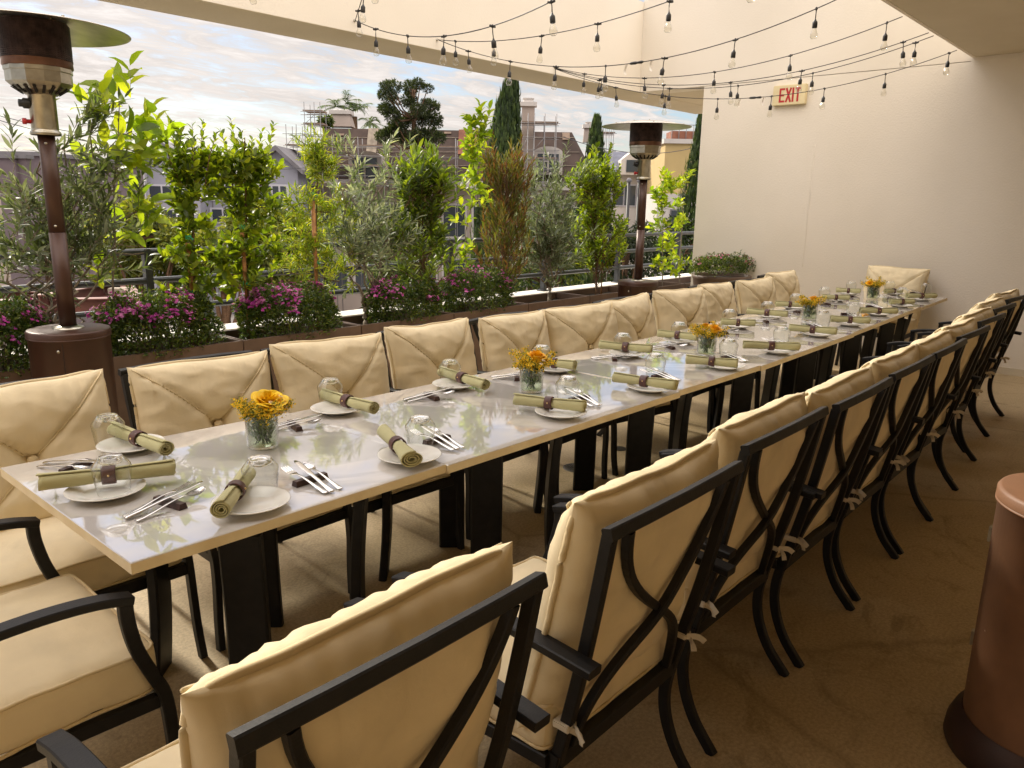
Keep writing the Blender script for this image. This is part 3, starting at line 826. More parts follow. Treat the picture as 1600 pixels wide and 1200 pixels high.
# near head of the table
setting('at the near head setting, left table corner', (62,757), (272,733), (166,768), (178,768), (265,784), (318,745), (155,812), 1, True, .019)
F = [((345,800),(388,742),(393,787),(409,772),(485,748),(440,722),(530,772),0),
     ((645,721),(600,676),(640,714),(657,699),(683,686),(648,668),(730,706),2),
     ((806,626),(911,637),(876,646),(886,627),(905,622),(878,608),(944,636),1),
     ((959,591),(1056,604),(1015,607),(1023,586),(1030,586),(1000,576),(1072,597),0),
     ((1072,563),(1153,570),(1132,573),(1137,560),(1140,557),(1108,550),(1177,569),2),
     ((1163,540),(1247,543),(1215,549),(1220,538),(1215,535),(1187,529),(1240,542),1),
     ((1233,513),(1307,519),(1278,523),(1285,509),(1270,508),(1258,505),(1311,519),0),
     ((1297,499),(1359,502),(1328,507),(1332,494),(1325,490),(1318,488),(1366,503),2),
     ((1345,486),(1400,487),(1372,491),(1378,480),(1362,478),(1352,477),(1404,487),1),
     ((1391,472),(1427,472),(1406,478),(1408,467),(1394,466),(1388,465),(1432,474),0),
     ((1418,463),(1461,463),(1440,468),(1446,459),(1430,457),(1424,456),(1465,465),1)]
for i, f in enumerate(F): setting(aw(i), f[0], f[1], f[2], f[3], f[4], f[5], f[6], f[7])
Bk = [((177,672),(260,704),(205,697),(172,697),(118,728),(142,722),(80,720),1),
      ((505,618),(584,640),(527,640),(517,632),(460,664),(498,648),(437,662),0),
      ((690,582),(757,603),(711,602),(703,598),(674,618),(712,600),(626,614),1),
      ((840,566),(893,572),(868,577),(846,572),(808,588),(834,577),(782,580),0),
      ((937,540),(1019,547),(980,554),(972,550),(960,559),(984,551),(922,553),2),
      ((1028,522),(1090,528),(1063,533),(1060,530),(1047,541),(1074,530),(1008,535),0),
      ((1130,504),(1176,506),(1152,510),(1138,507),(1131,518),(1150,509),(1110,512),1),
      ((1167,487),(1231,492),(1205,495),(1198,493),(1197,501),(1212,495),(1165,497),2),
      ((1220,476),(1248,477),(1240,481),(1242,479),(1245,486),(1258,481),(1226,483),0),
      ((1290,465),(1322,466),(1305,469),(1287,467),(1290,474),(1303,467),(1272,470),1),
      ((1306,454),(1345,456),(1326,459),(1329,456),(1327,462),(1338,458),(1312,460),2)]
for i, f in enumerate(Bk): setting(pw_(i), f[0], f[1], f[2], f[3], f[4], f[5], f[6], f[7])
setting('at the far head setting before the end wall', (1386,456), (1406,455), (1396,459), (1389,456), None, None, None, 0)

# ------------------------------------------------------------------ vases and bouquets
vase_pts = [((411,697),'nearest vase, one open yellow rose', 0),((830,611),'second vase from the near end, small orange rose', 1),((1103,554),'third vase, two orange roses among daisies', 2),
            ((1264,499),'fourth vase, orange blooms among white daisies', 3),((1363,467),'farthest vase, before the end wall chair', 4)]
def disp(v, p, c): return v
def make_bouquet(seed, roses, parent):
    rn = random.Random(seed)
    st = MB()
    for k in range(15):
        a = rn.uniform(0, 2*PI); r0 = rn.uniform(.004,.030); r1 = rn.uniform(.015,.046)
        a1 = a+PI+rn.uniform(-.6,.6)
        st.tube([(r0*math.cos(a1), r0*math.sin(a1), .012), (.3*r1*math.cos(a), .3*r1*math.sin(a), .07), (r1*math.cos(a), r1*math.sin(a), .125)], .0017, 5)
    st.build('stems', 'stem_green', parent)
    lv = Leaves()
    for k in range(340):
        a = rn.uniform(0, 2*PI); z = rn.uniform(.025,.125); r = rn.uniform(.005,.043)
        d = Vector((math.cos(a+rn.uniform(-1,1)), math.sin(a+rn.uniform(-1,1)), rn.uniform(-.3,1)))
        if z < .118: r = min(r, .038); d *= .5; d.z = 1
        g = rn.uniform(.6,1.15)
        lv.add((r*math.cos(a), r*math.sin(a), z), d, (rn.uniform(-1,1), rn.uniform(-1,1), 1), rn.uniform(.018,.034), rn.uniform(.006,.011), (.075*g,.140*g,.022*g))
    lv.build('leaves', 'leaf_olive', parent)
    # goldenrod sprays
    gl = Leaves()
    for k in range(15 if seed == 0 else 12):
        a = 2*PI*k/13+rn.uniform(-.3,.3); R = rn.uniform(.070,.122); zt_ = rn.uniform(.118,.172)
        if seed == 4: zt_ += .03*rn.random()
        p0 = Vector((.03*math.cos(a), .03*math.sin(a), .115)); p1 = Vector((R*math.cos(a), R*math.sin(a), zt_))
        for j in range(190):
            u = rn.random(); p = p0.lerp(p1, u)+Vector((rn.gauss(0,1), rn.gauss(0,1), rn.gauss(0,1)))*.0115*(1.25-u*.7)
            y = rn.random()
            c = (.78,.58,.03) if y < .5 else ((.40,.38,.04) if y < .78 else (.09,.14,.02))
            gl.add(p, (rn.uniform(-1,1), rn.uniform(-1,1), rn.uniform(-.2,1)), (rn.uniform(-1,1), rn.uniform(-1,1), rn.uniform(0,1)), rn.uniform(.006,.011), rn.uniform(.005,.008), c)
    gl.build('goldenrod', 'petal', parent)
    # little white daisies
    for k in range([5,10,18,20,7][seed]):
        dz = Leaves(); a = rn.uniform(0, 2*PI); R = rn.uniform(.055,.10); c0 = Vector((R*math.cos(a), R*math.sin(a), .172+rn.uniform(-.02,.022)-R*.2))
        nrm = Vector((math.cos(a)*.5, math.sin(a)*.5, 1)).normalized(); t1 = nrm.cross(Vector((1,.2,0))).normalized(); t2 = nrm.cross(t1)
        for j in range(9):
            b_ = 2*PI*j/9; d = t1*math.cos(b_)+t2*math.sin(b_)
            dz.add(c0, d, nrm, .0085, .0048, (.72,.69,.55)); dz.add(c0+nrm*.001, d, nrm, .0040, .0042, (.45,.33,.04))
        dz.build('daisy', 'petal', parent, fold=.05, droop=.05)
    # roses: spiralling overlapping petals
    for (rx, ry, rz_, R, col, tilt) in roses:
        pm = MB(); n_p = 30
        for k in range(n_p):
            f = k/(n_p-1); a0 = k*2.399+rn.uniform(-.2,.2); rad = R*(.07+.60*f**.85); hgt = R*(1.02-.30*f+rn.uniform(-.05,.05)); wd = 1.25-.45*f
            rows, cols = 8, 11; vs = []
            for i in range(rows):
                v = i/(rows-1)
                for j in range(cols):
                    u = j/(cols-1)*2-1; ang = a0+u*wd*(.5+.5*math.sin(PI*min(1, v*.75+.15)))
                    lip = max(0, v-.72)/.28
                    r_ = rad*(.40+.60*v**.55)+R*(.05+.20*f)*lip**1.6*(1-.35*u*u)+R*.018*vnoise(u*2.5+k*1.7, v*3, seed)
                    z_ = hgt*v*(1-.16*u*u)-R*(.02+.12*f)*lip**2
                    vs.append((r_*math.cos(ang), r_*math.sin(ang), z_))
            fs = [(i*cols+j, i*cols+j+1, (i+1)*cols+j+1, (i+1)*cols+j) for i in range(rows-1) for j in range(cols-1)]
            pm.add(vs, fs, 0)
        o = pm.build('rose', 'rose_yellow' if col == 0 else 'rose_orange', parent)
        o.location = (rx, ry, rz_); o.rotation_euler = tilt
for nme, c1, c2 in (('rose_yellow', (.93,.60,.015), (.95,.68,.03)), ('rose_orange', (.93,.48,.012), (.95,.60,.025))):
    m_ = mat(nme, c1, .55, 0, 0, 35, col2=c2, spec=.3)
mat('stem_green', (.05,.10,.02), .5)
vase0 = None
ros = [[(.016,-.016,.118,.074,0,(.30,-.05,0))], [(.004,-.016,.128,.056,1,(.25,0,0))], [(-.040,-.012,.130,.046,1,(.15,-.3,0)),(.062,-.022,.126,.040,1,(.2,.4,0))],
       [(-.02,-.02,.130,.048,1,(.25,-.2,0)),(.05,-.01,.130,.038,1,(.1,.3,0))], [(-.050,-.008,.128,.042,1,(.3,-.5,0)),(.062,.01,.118,.032,1,(.2,.5,0))]]
for (px, desc, k) in vase_pts:
    p = at_z(*px, TZ)
    v = thing('flower_vase', 'round clear glass vase, '+desc, 'vase', (p.x, p.y, TZ+.0005), 0, 'glass vases of flowers along the table')
    q = MB(); q.lathe([(.0005,.0),(.047,0),(.0505,.004),(.0520,.03),(.0525,.110),(.0515,.112),(.0500,.110),(.0495,.012),(.045,.008),(.0005,.008)], 44); q.build('vessel', 'clear_glass', v)
    q = MB(); q.lathe([(.0005,.009),(.0485,.009),(.0488,.070),(.0005,.070)], 32); q.build('water', 'vase_water', v)
    bq = thing('bouquet', ['open yellow rose with goldenrod in the nearest glass vase', 'small orange rose bunch in the second glass vase', 'daisies and two orange roses in the third glass vase', 'white daisies and orange blooms in the fourth glass vase', 'tall orange and yellow bunch in the farthest glass vase'][k], 'flowers', (p.x, p.y, TZ+.001), [.2,.5,1.0,.3,-.6][k], 'bouquets in the glass vases')
    make_bouquet(k, ros[k], bq)
# ================================================================== PATIO HEATERS
LID_Z = .85
def make_heater(body):
    up_ = []
    t = thing('patio_heater', '', 'heater')
    R = .200
    q = MB(); q.lathe([(.235,0),(.240,.012),(.236,.05),(.222,.085),(.205,.10),(R+.002,.105)], 64, cap0=True); q.build('base', 'heater_base', t)
    q = MB(); q.lathe([(R,.104),(R,.735),(R+.007,.737),(R+.007,.742),(R+.003,.744)], 64)
    q.build('tank_housing', body, t)
    q = MB(); q.lathe([(R+.006,.744),(R+.006,.768),(R+.001,.775),(R-.006,.777),(.05,.779),(.0005,.779)], 64)
    q.build('housing_lid', body, t)
    q = MB()
    for z in (.20,.50,.69):                         # door hinge side: seam and screws
        for a in (3.75,):
            m_ = Matrix.Rotation(a, 4, 'Z') @ Matrix.Translation((R+.001, 0, z)) @ Matrix.Rotation(PI/2, 4, 'Y')
            q.lathe([(.0085,0),(.0085,.002),(.004,.0045),(.0005,.005)], 12, mtx=m_)
    q.build('screw', 'brushed_steel', t)
    q = MB()
    q.box((R-.002,-.0012,.11),(R+.0012,.0012,.73), mtx=Matrix.Rotation(3.86, 4, 'Z')); q.build('door_seam', 'dark_void', t)
    m_ = Matrix.Rotation(2.05, 4, 'Z')
    for z in (.30,.62):
        q = MB(); q.bbox((R,-.012,z-.022),(R+.008,.012,z+.022), .002, mtx=m_); q.build('hinge', 'brushed_steel', t)
    q = MB(); q.lathe([(.062,.779),(.060,.784),(.040,.790),(.036,.792)], 32); q.build('pole_collar', 'brushed_steel', t)
    q = MB(); q.tube([(0,0,.78),(0,0,1.22)], .0335, 28); q.tube([(0,0,1.2195),(0,0,1.655)], .0320, 28)
    q.build('pole', 'heater_brown', t)
    q = MB(); 
    for z in (1.25,1.61):
        m_ = Matrix.Rotation(3.9, 4, 'Z') @ Matrix.Translation((.0315, 0, z)) @ Matrix.Rotation(PI/2, 4, 'Y'); q.lathe([(.006,0),(.004,.003),(.0005,.004)], 10, mtx=m_)
    q.build('pole_screw', 'brushed_steel', t)
    q = MB(); q.lathe([(.055,1.645),(.058,1.65),(.056,1.66),(.048,1.668),(.050,1.672),(.050,1.81),(.056,1.815)], 32); q.build('control_sleeve', 'brushed_steel', t)
    q = MB()
    m_ = Matrix.Rotation(2.7, 4, 'Z') @ Matrix.Translation((.048, 0, 1.775)) @ Matrix.Rotation(PI/2, 4, 'Y'); q.lathe([(.022,0),(.022,.020),(.016,.024),(.016,.036),(.0005,.038)], 18, mtx=m_)
    q.build('control_knob', 'cord_black', t)
    q = MB(); m_ = Matrix.Rotation(2.7, 4, 'Z') @ Matrix.Translation((.048, 0, 1.70)) @ Matrix.Rotation(PI/2, 4, 'Y'); q.lathe([(.009,0),(.009,.016),(.013,.017),(.013,.03),(.0005,.031)], 14, mtx=m_); q.build('igniter_button', 'exit_red', t)
    q = MB()
    q.lathe([(.050,1.812),(.088,1.832),(.108,1.850),(.120,1.862),(.1205,1.905),(.124,1.908),(.124,1.925)], 12, smooth=False)
    q.build('burner_housing', 'brushed_steel', t)
    q = MB()
    for k in range(18):
        a = 2*PI*k/18; m_ = Matrix.Rotation(a, 4, 'Z') @ Matrix.Translation((.084, 0, 1.8325)) @ Matrix.Rotation(-.63, 4, 'Y')
        q.box((-.022,-.0055,-.004),(.022,.0055,-.001), mtx=m_)
    q.build('vent_slot', 'dark_void', t)
    q = MB(); q.lathe([(.124,1.925),(.1275,1.930),(.126,1.950),(.128,1.956)], 40); q.build('burner_ring', 'burner_ring', t)
    q = MB()                                          # perforated emitter screen: stacked wires and uprights
    q.lathe([(.117,1.955),(.117,2.17)], 40)
    for k in range(26): q.lathe([(.1255,1.958+k*.0081),(.1280,1.9612+k*.0081),(.1255,1.9645+k*.0081)], 40)
    for k in range(60):
        a = 2*PI*k/60; q.bar([(.124*math.cos(a),.124*math.sin(a),1.955),(.124*math.cos(a),.124*math.sin(a),2.17)], .0045, .004, up=(math.cos(a),math.sin(a),0), b=.0008)
    q.build('emitter_screen', 'burner_mesh', t)
    q = MB(); q.lathe([(.118,2.170),(.121,2.172),(.121,2.182),(.0005,2.183)], 40); q.build('emitter_cap', 'burner_mesh', t)
    q = MB()
    q.lathe([(.0005,2.205),(.10,2.203),(.16,2.196),(.345,2.138),(.352,2.133),(.350,2.130),(.343,2.134),(.16,2.1915),(.0005,2.199)], 56)
    q.build('reflector_dome', 'reflector', t)
    q = MB()
    for k in range(6):
        a = 2*PI*k/6+.2
        for r in (.125,.30):
            q.sphere((r*math.cos(a), r*math.sin(a), (2.204 if r < .2 else 2.156)), .006, 6)
    for k in range(3):
        a = 2*PI*k/3+.5; q.tube([(.10*math.cos(a),.10*math.sin(a),2.18),(.10*math.cos(a),.10*math.sin(a),2.203)], .004, 6)
    q.build('dome_bolt', 'brushed_steel', t)
    for ch in t.children:
        low = ch.name.split('.')[0] in ('base','tank_housing','housing_lid','screw','door_seam','hinge')
        for v in ch.data.vertices:
            if low: v.co.z *= LID_Z/.779; continue
            if v.co.z > 1.99: v.co.z = 1.99+(v.co.z-1.99)*.64
            v.co.z = LID_Z+(v.co.z-.779)*1.155; v.co.x *= 1.25; v.co.y *= 1.25
    return t
mat('burner_ring', (.20,.11,.08), .35, .9, .5, 6)
h1 = make_heater('heater_brown'); lp = at_z(107, 512, LID_Z); h1.location = (lp.x, lp.y, 0); h1.rotation_euler = (0,0,.35)
tag(h1, 'brown patio heater with silver dome behind the chairs at the left edge', 'patio heater', 'patio heaters')
h2 = copy_tree(h1); lp = at_z(997, 438, LID_Z*.966); h2.location = (lp.x, lp.y, 0); h2.scale = (.966,.966,.966); h2.rotation_euler = (0,0,-.5)
tag(h2, 'brown patio heater standing far back by the end wall', 'patio heater', 'patio heaters')
h3 = copy_tree(h1); h3.location = (2.49,.143,0); h3.rotation_euler = (0,0,-.41); h3.scale = (1,1,.955)
for ch in h3.children:
    if ch.name.startswith(('tank_housing','housing_lid')):
        ch.data = ch.data.copy(); ch.data.materials[0] = MATS['heater_copper']
tag(h3, 'copper brown patio heater cut off by the right photo edge', 'patio heater', 'patio heaters')

# ================================================================== STRING LIGHTS
sock = MB(); sock.lathe([(.0035,.0),(.006,-.004),(.0085,-.012),(.0165,-.022),(.0185,-.03),(.0185,-.062),(.017,-.066)], 16); 
bulbm = MB(); bulbm.lathe([(.013,-.062),(.014,-.070),(.019,-.086),(.0275,-.108),(.0285,-.118),(.026,-.132),(.018,-.142),(.0005,-.145)], 18)
fil = MB()
for k in range(5):
    a = 2*PI*k/5; fil.tube([(.004*math.cos(a),.004*math.sin(a),-.075),(.013*math.cos(a),.013*math.sin(a),-.112)], .0006, 4)
fil.tube([(.0,0,-.066),(0,0,-.095)], .0025, 5)
pr_sock = pr_bulb = pr_fil = None
def catenary(a, b, sag, n=40):
    return [a.lerp(b, i/n)-Vector((0,0,sag*4*(i/n)*(1-i/n))) for i in range(n+1)]
def sock_at(parent, p, drop, tilt):
    global pr_sock, pr_bulb, pr_fil
    q = MB(); L = drop
    tip = Vector((math.sin(tilt)*L, 0, -L*math.cos(tilt)))
    q.tube([(0,0,.0), tip*.5+Vector((.002,0,0)), tip], .0036, 5); q.bar([(-.026,0,-.001),(0,0,-.006),(.026,0,-.001)], .012, .013)
    q.sphere((0,0,0), .010, 5)
    d = q.build('pendant', 'cord_black', parent); d.location = p; d.rotation_euler = (0,0,rr.uniform(0,6))
    if pr_sock is None:
        pr_sock = s = sock.build('socket', 'cord_black', d); pr_bulb = bulbm.build('bulb', 'bulb_glass', d)
    else:
        s = pr_sock.copy(); COL.objects.link(s); s.parent = d
        x = pr_bulb.copy(); COL.objects.link(x); x.parent = d
    for ch in d.children: ch.location = tip; ch.rotation_euler = (0, -tilt, 0); ch.scale = (.9,.9,.9)
def strand(label, a, b, sag, bulbs, rad=.0035, plug=None, tags=()):
    t = thing('string_light', label, 'string light', tuple(a), 0, 'bulb strings across the open roof')
    pts = [p-a for p in catenary(a, b, sag)]
    q = MB(); q.tube(pts, rad, 6)
    q.build('cord', 'cord_black', t)
    def at(u):
        f = u*40; i = min(39, int(f)); return pts[i].lerp(pts[i+1], f-i)
    for u in bulbs: sock_at(t, at(u), rr.uniform(.055,.075), rr.uniform(-.15,.15))
    if plug is not None:
        c = at(plug); d = (at(plug+.02)-at(plug-.02)).normalized()
        q = MB(); q.tube([c-d*.06, c-d*.045, c-d*.01, c+d*.01, c+d*.045, c+d*.06], .012, 8, scales=[.5,.9,1,.7,1,.5]); q.build('plug', 'cord_black', t)
    for u in tags:
        c = at(u); q = MB(); vs = []
        for k in range(7):
            z = -.004-.075*k/6; vs += [(c.x-.016, c.y+.008*math.sin(k*.7+u*9), c.z+z), (c.x+.016, c.y+.008*math.sin(k*.7+.4+u*9), c.z+z)]
        vs2 = [(x, y+.0006, z) for x, y, z in vs]
        n = len(vs); fs = [(2*k, 2*k+1, 2*k+3, 2*k+2) for k in range(6)]
        q.add(vs+vs2, fs+[tuple(i+n for i in f[::-1]) for f in fs], 0); q.build('tag', 'white_tag', t)
HY = BEAM_Y0-.012
def hook(px, py): return at_y(px, py, HY)
CE = SLAB_Z+.022
def edge(px, py): p = at_z(px, py, CE); p.y = EDGE_Y+.045; return p
def edge_x(x): return Vector((x, EDGE_Y+.045, CE))
H1, H2, H3 = hook(555,32), hook(684,62), hook(868,106)
def sag_for(a, b, px, py):
    """sag that makes the hanging cord pass the height seen at this point"""
    best = None
    for k in range(140):
        s = k*.012
        d = min((math.hypot(*(np.array(project(p))-np.array((px, py)))) for p in catenary(a, b, s, 60)))
        if best is None or d < best[0]: best = (d, s)
    return best[1]
def project(p):
    v = Vector(p)-EYE; z = v.dot(FW); return (800+CAM_F*v.dot(RT)/z, 600-CAM_F*v.dot(UP)/z)
HOOKS = []
for a in (H1, H2, H3):
    q = MB(); q.lathe([(.0005,.0),(.012,.0),(.012,.004),(.004,.006),(.004,.02),(.0005,.022)], 12, mtx=Matrix.Rotation(PI/2, 4, 'X'))
    o = q.build('wall_hook', 'brushed_steel'); o.location = (a.x, BEAM_Y0, a.z)
    tag(o, ['small metal hook on the beam where the nearest bulb string turns', 'small metal hook on the beam where the middle bulb strings meet', 'small metal hook on the beam where the far bulb strings fan out'][len(HOOKS)], 'hook'); HOOKS.append(o)
S = []
e0 = edge_x(1.2); strand('nearest bulb string, running off the top left of the photo', hook(400,-40), edge_x(.6), .25, [.1,.3,.5,.7,.9])
a, b = edge_x(1.9), H1; strand('bulb string coming from the top left corner to the first hook', a, b, sag_for(a, b, 455, 12), [.50,.64,.78,.91])
a, b = H1, edge_x(3.55); strand('bulb string from the first hook sagging below the middle of the beam', a, b, sag_for(a, b, 700, 56), [.10,.24,.38,.54,.70,.86])
a, b = H2, edge_x(4.55); strand('bulb string from the second hook rising to the top of the photo', a, b, sag_for(a, b, 850, 56), [.08,.24,.41,.58,.76,.93])
a, b = H2, edge_x(5.60); strand('bulb string from the second hook with a plug and two white tags', a, b, sag_for(a, b, 960, 101), [.10,.23,.36,.49,.63,.78,.93], plug=.565, tags=(.54,.60))
a, b = H3, edge(1431,23); strand('upper bulb string from the third hook, ending highest on the ceiling edge', a, b, sag_for(a, b, 1040, 120), [.12,.34,.56,.76,.97])
a, b = H3+Vector((.0,.0,-.004)), edge(1469,49); strand('upper one of two parallel bulb strings passing over the exit sign', a, b, sag_for(a, b, 1080, 133), [.16,.36,.55,.73,.95])
a, b = H3+Vector((.0,.0,-.008)), edge(1475,54); strand('lower one of two parallel bulb strings passing over the exit sign', a, b, sag_for(a, b, 1080, 138), [.15,.37,.56,.745,.965])
a, b = H3+Vector((.0,.0,-.012)), edge(1509,77); strand('lowest bulb string, with an inline plug left of the exit sign', a, b, sag_for(a, b, 1150, 154), [.18,.32,.46,.595,.72,.855,.985], plug=.555, tags=(.575,.515))

# ================================================================== PLANTS
def unit(v): return v.normalized() if v.length > 1e-9 else Vector((0,0,1))
def twig_leaves(rn, lv, tr, p0, d, length, n, ll, lw, pal, spread=.9, up=.35, r=.0022, gravity=0, tip=True, mi=0):
    pts = [Vector(p0)]; d = unit(Vector(d)); k = 5
    for i in range(k):
        d = unit(d+Vector((rn.gauss(0,.13), rn.gauss(0,.13), up*.18-gravity*.2+rn.gauss(0,.1)))); pts.append(pts[-1]+d*length/k)
    if tr is not None: tr.tube(pts, r, 4, mi=mi, cap=False, scales=[1-.75*i/k for i in range(k+1)])
    for j in range(n):
        u = (j+.6)/n; f = u*k; i = min(k-1, int(f)); p = pts[i].lerp(pts[i+1], f-i); t = unit(pts[i+1]-pts[i])
        a = j*2.4+rn.uniform(-.4,.4); s = t.cross(Vector((.3,.2,1))); s = unit(s); w = t.cross(s)
        side = s*math.cos(a)+w*math.sin(a)
        ld = unit(t*(1-spread*.55)+side*spread*(.8 if u < .9 else .4)+Vector((0,0,.1)))
        nn = unit(t*.8-side*.3+Vector((rn.gauss(0,.3), rn.gauss(0,.3), .4)))
        c = pal[min(len(pal)-1, int(rn.random()**1.0*len(pal)))]; g = rn.uniform(.75,1.25)
        z = rn.uniform(.75,1.2)
        lv.add(p, ld, nn, ll*z, lw*z, (c[0]*g, c[1]*g, c[2]*g))
    return pts
def limb(rn, tr, p0, p1, r0, r1, wob=.03, n=7):
    p0, p1 = Vector(p0), Vector(p1); L = (p1-p0).length; pts = []
    for i in range(n+1):
        p = p0.lerp(p1, i/n)
        if 0 < i < n: p += Vector((rn.gauss(0,1), rn.gauss(0,1), 0))*wob*L*.35
        pts.append(p)
    tr.tube(pts, r0, 7, scales=[1+(r1/r0-1)*i/n for i in range(n+1)]); return pts
OLV = [(.075,.095,.050),(.105,.125,.075),(.055,.075,.035),(.16,.18,.125),(.065,.09,.03)]
OLV_S = [(.14,.17,.125),(.20,.23,.18),(.10,.13,.085),(.26,.28,.22),(.09,.12,.07)]
FIC = [(.080,.115,.008),(.110,.145,.012),(.050,.080,.008),(.15,.18,.015),(.060,.095,.006)]
CIT = [(.115,.17,.012),(.16,.21,.016),(.08,.13,.012),(.20,.235,.02)]
POD = [(.10,.145,.015),(.14,.175,.02),(.07,.11,.012),(.19,.20,.03)]
HOP = [(.12,.058,.022),(.115,.10,.018),(.085,.095,.016),(.15,.070,.026),(.070,.085,.014),(.15,.125,.025),(.085,.095,.016)]
LAU = [(.046,.074,.016),(.062,.092,.020),(.034,.055,.013),(.10,.13,.02)]
PY = 5.07
def base_at(px, py): p = at_y(px, py, PY); return Vector((p.x, PY, .54))
def zpy(px, py, Y=PY): return at_y(px, py, Y).z

def olive(name_label, px, tip_py, trunk_targets, pal, seed, n_tw=150, ll=.058, lw=.0125, spread=.26, zlo=.95, base_py=480, leaves=19):
    rn = random.Random(seed); b0 = base_at(px, base_py); t = thing('olive_tree', name_label, 'tree', tuple(b0))
    tr, lv = MB(), Leaves(); ends = []
    fork = Vector((.01,0,.16)); limb(rn, tr, (0,0,-.04), fork, .024, .02, .05)
    for (tx, ty, r0) in trunk_targets:
        e = at_y(tx, ty, PY+rn.uniform(-.08,.08))-b0
        ends.append(limb(rn, tr, fork, e, r0, .005, .16, 9))
    for k in range(n_tw):
        pts = rn.choice(ends); i = rn.randint(3, 9); p = pts[i] if i < len(pts) else pts[-1]
        if b0.z+p.z < zlo: p = pts[-1]
        d = Vector((rn.gauss(0,1), rn.gauss(0,.7), rn.gauss(.75,.6)))
        q = p+unit(d)*rn.random()*spread*.55
        tr.tube([p, p.lerp(q,.5)+Vector((rn.gauss(0,.01),rn.gauss(0,.01),.01)), q], .0028, 4, cap=False)
        twig_leaves(rn, lv, tr, q, d, rn.uniform(.14,.26), leaves, ll, lw, pal, .75, .4)
    tr.build('trunk', 'bark_olive', t); lv.build('crown', 'leaf_olive', t, fold=.12, droop=.10, fine=True); return t
def column(label, px, top_py, half_px, pal, seed, name='ficus_tree', n_tw=190, ll=.062, lw=.030, base_py=490, stake=None, bark='bark_brown', bare=.12, cat='tree', leaves=13, mt='leaf', upw=.9, taper=.35, tl=.2, spread=.85, stake_px=None, leads=7):
    rn = random.Random(seed); b0 = base_at(px, base_py); t = thing(name, label, cat, tuple(b0))
    H = zpy(px, top_py)-b0.z
    hw = abs((at_y(px+half_px, base_py-80, PY)-at_y(px, base_py-80, PY)).x)
    tr, lv = MB(), Leaves()
    main = limb(rn, tr, (0,0,-.04), (rn.gauss(0,.02), rn.gauss(0,.02), H*.86), .015, .004, .012, 9)
    for k in range(n_tw):
        u = rn.uniform(bare, 1)**.9; p = main[min(9, int(u*9.4))]; p = Vector((p.x, p.y, u*H*.9))
        a = rn.uniform(0, 2*PI); w = hw*(math.sin(PI*min(1, (u-bare)*1.6+.16))**.5 if u < .6 else 1-taper*(u-.6)/.4)
        w *= 1+.55*vnoise(u*4.5+seed, math.cos(a)*1.3, math.sin(a)*1.3)
        rad = w*rn.random()**.6
        q = p+Vector((rad*math.cos(a), rad*math.sin(a)*.75, rad*.55*upw))
        if q.z > H*.80: q.z = H*rn.uniform(.62,.80)
        tr.tube([p-Vector((0,0,rad*.35)), p.lerp(q,.55), q], .0028, 4, cap=False)
        twig_leaves(rn, lv, tr, q-(q-p)*.25, Vector((math.cos(a)*.5, math.sin(a)*.5, upw)), min(tl, max(.05, H*.93-q.z))*rn.uniform(.6,1), leaves, ll, lw, pal, spread, .5)
    for k in range(leads):
        a = 2*PI*k/max(1, leads)+rn.uniform(-.4,.4); rad = hw*rn.uniform(.15,.95); z0 = H*rn.uniform(.55,.75); zt_ = H*(rn.uniform(.88,1.0) if k else 1.0)
        p0 = Vector((rad*.4*math.cos(a), rad*.3*math.sin(a), z0)); dv = Vector((rad*.6*math.cos(a), rad*.4*math.sin(a), zt_-z0)); Ln = dv.length
        twig_leaves(rn, lv, tr, p0, dv, Ln, int(Ln/.017), ll*1.05, lw*1.05, pal, spread*.8, 1.6, r=.004)
    tr.build('trunk', bark, t); lv.build('crown', mt, t, fold=.2, droop=.14, fine=True)
    if stake:
        q = MB(); sx = (stake_px-px)/CAM_F*6.6 if stake_px else .03
        q.tube([(sx,-.03,-.03),(sx+.004,-.03,.5),(sx,-.03,stake)], .014, 8); s = q.build('stake', 'stake_wood', t)
        for z in (stake*.42, stake*.93):
            q = MB(); q.lathe([(.017,-.012),(.019,0),(.017,.012)], 10, c=(sx,-.03,z)); q.bar([(sx,-.03,z),(sx+.03,-.05,z-.03)], .004, .02); q.build('tree_tie', 'tape_green', s)
    return t
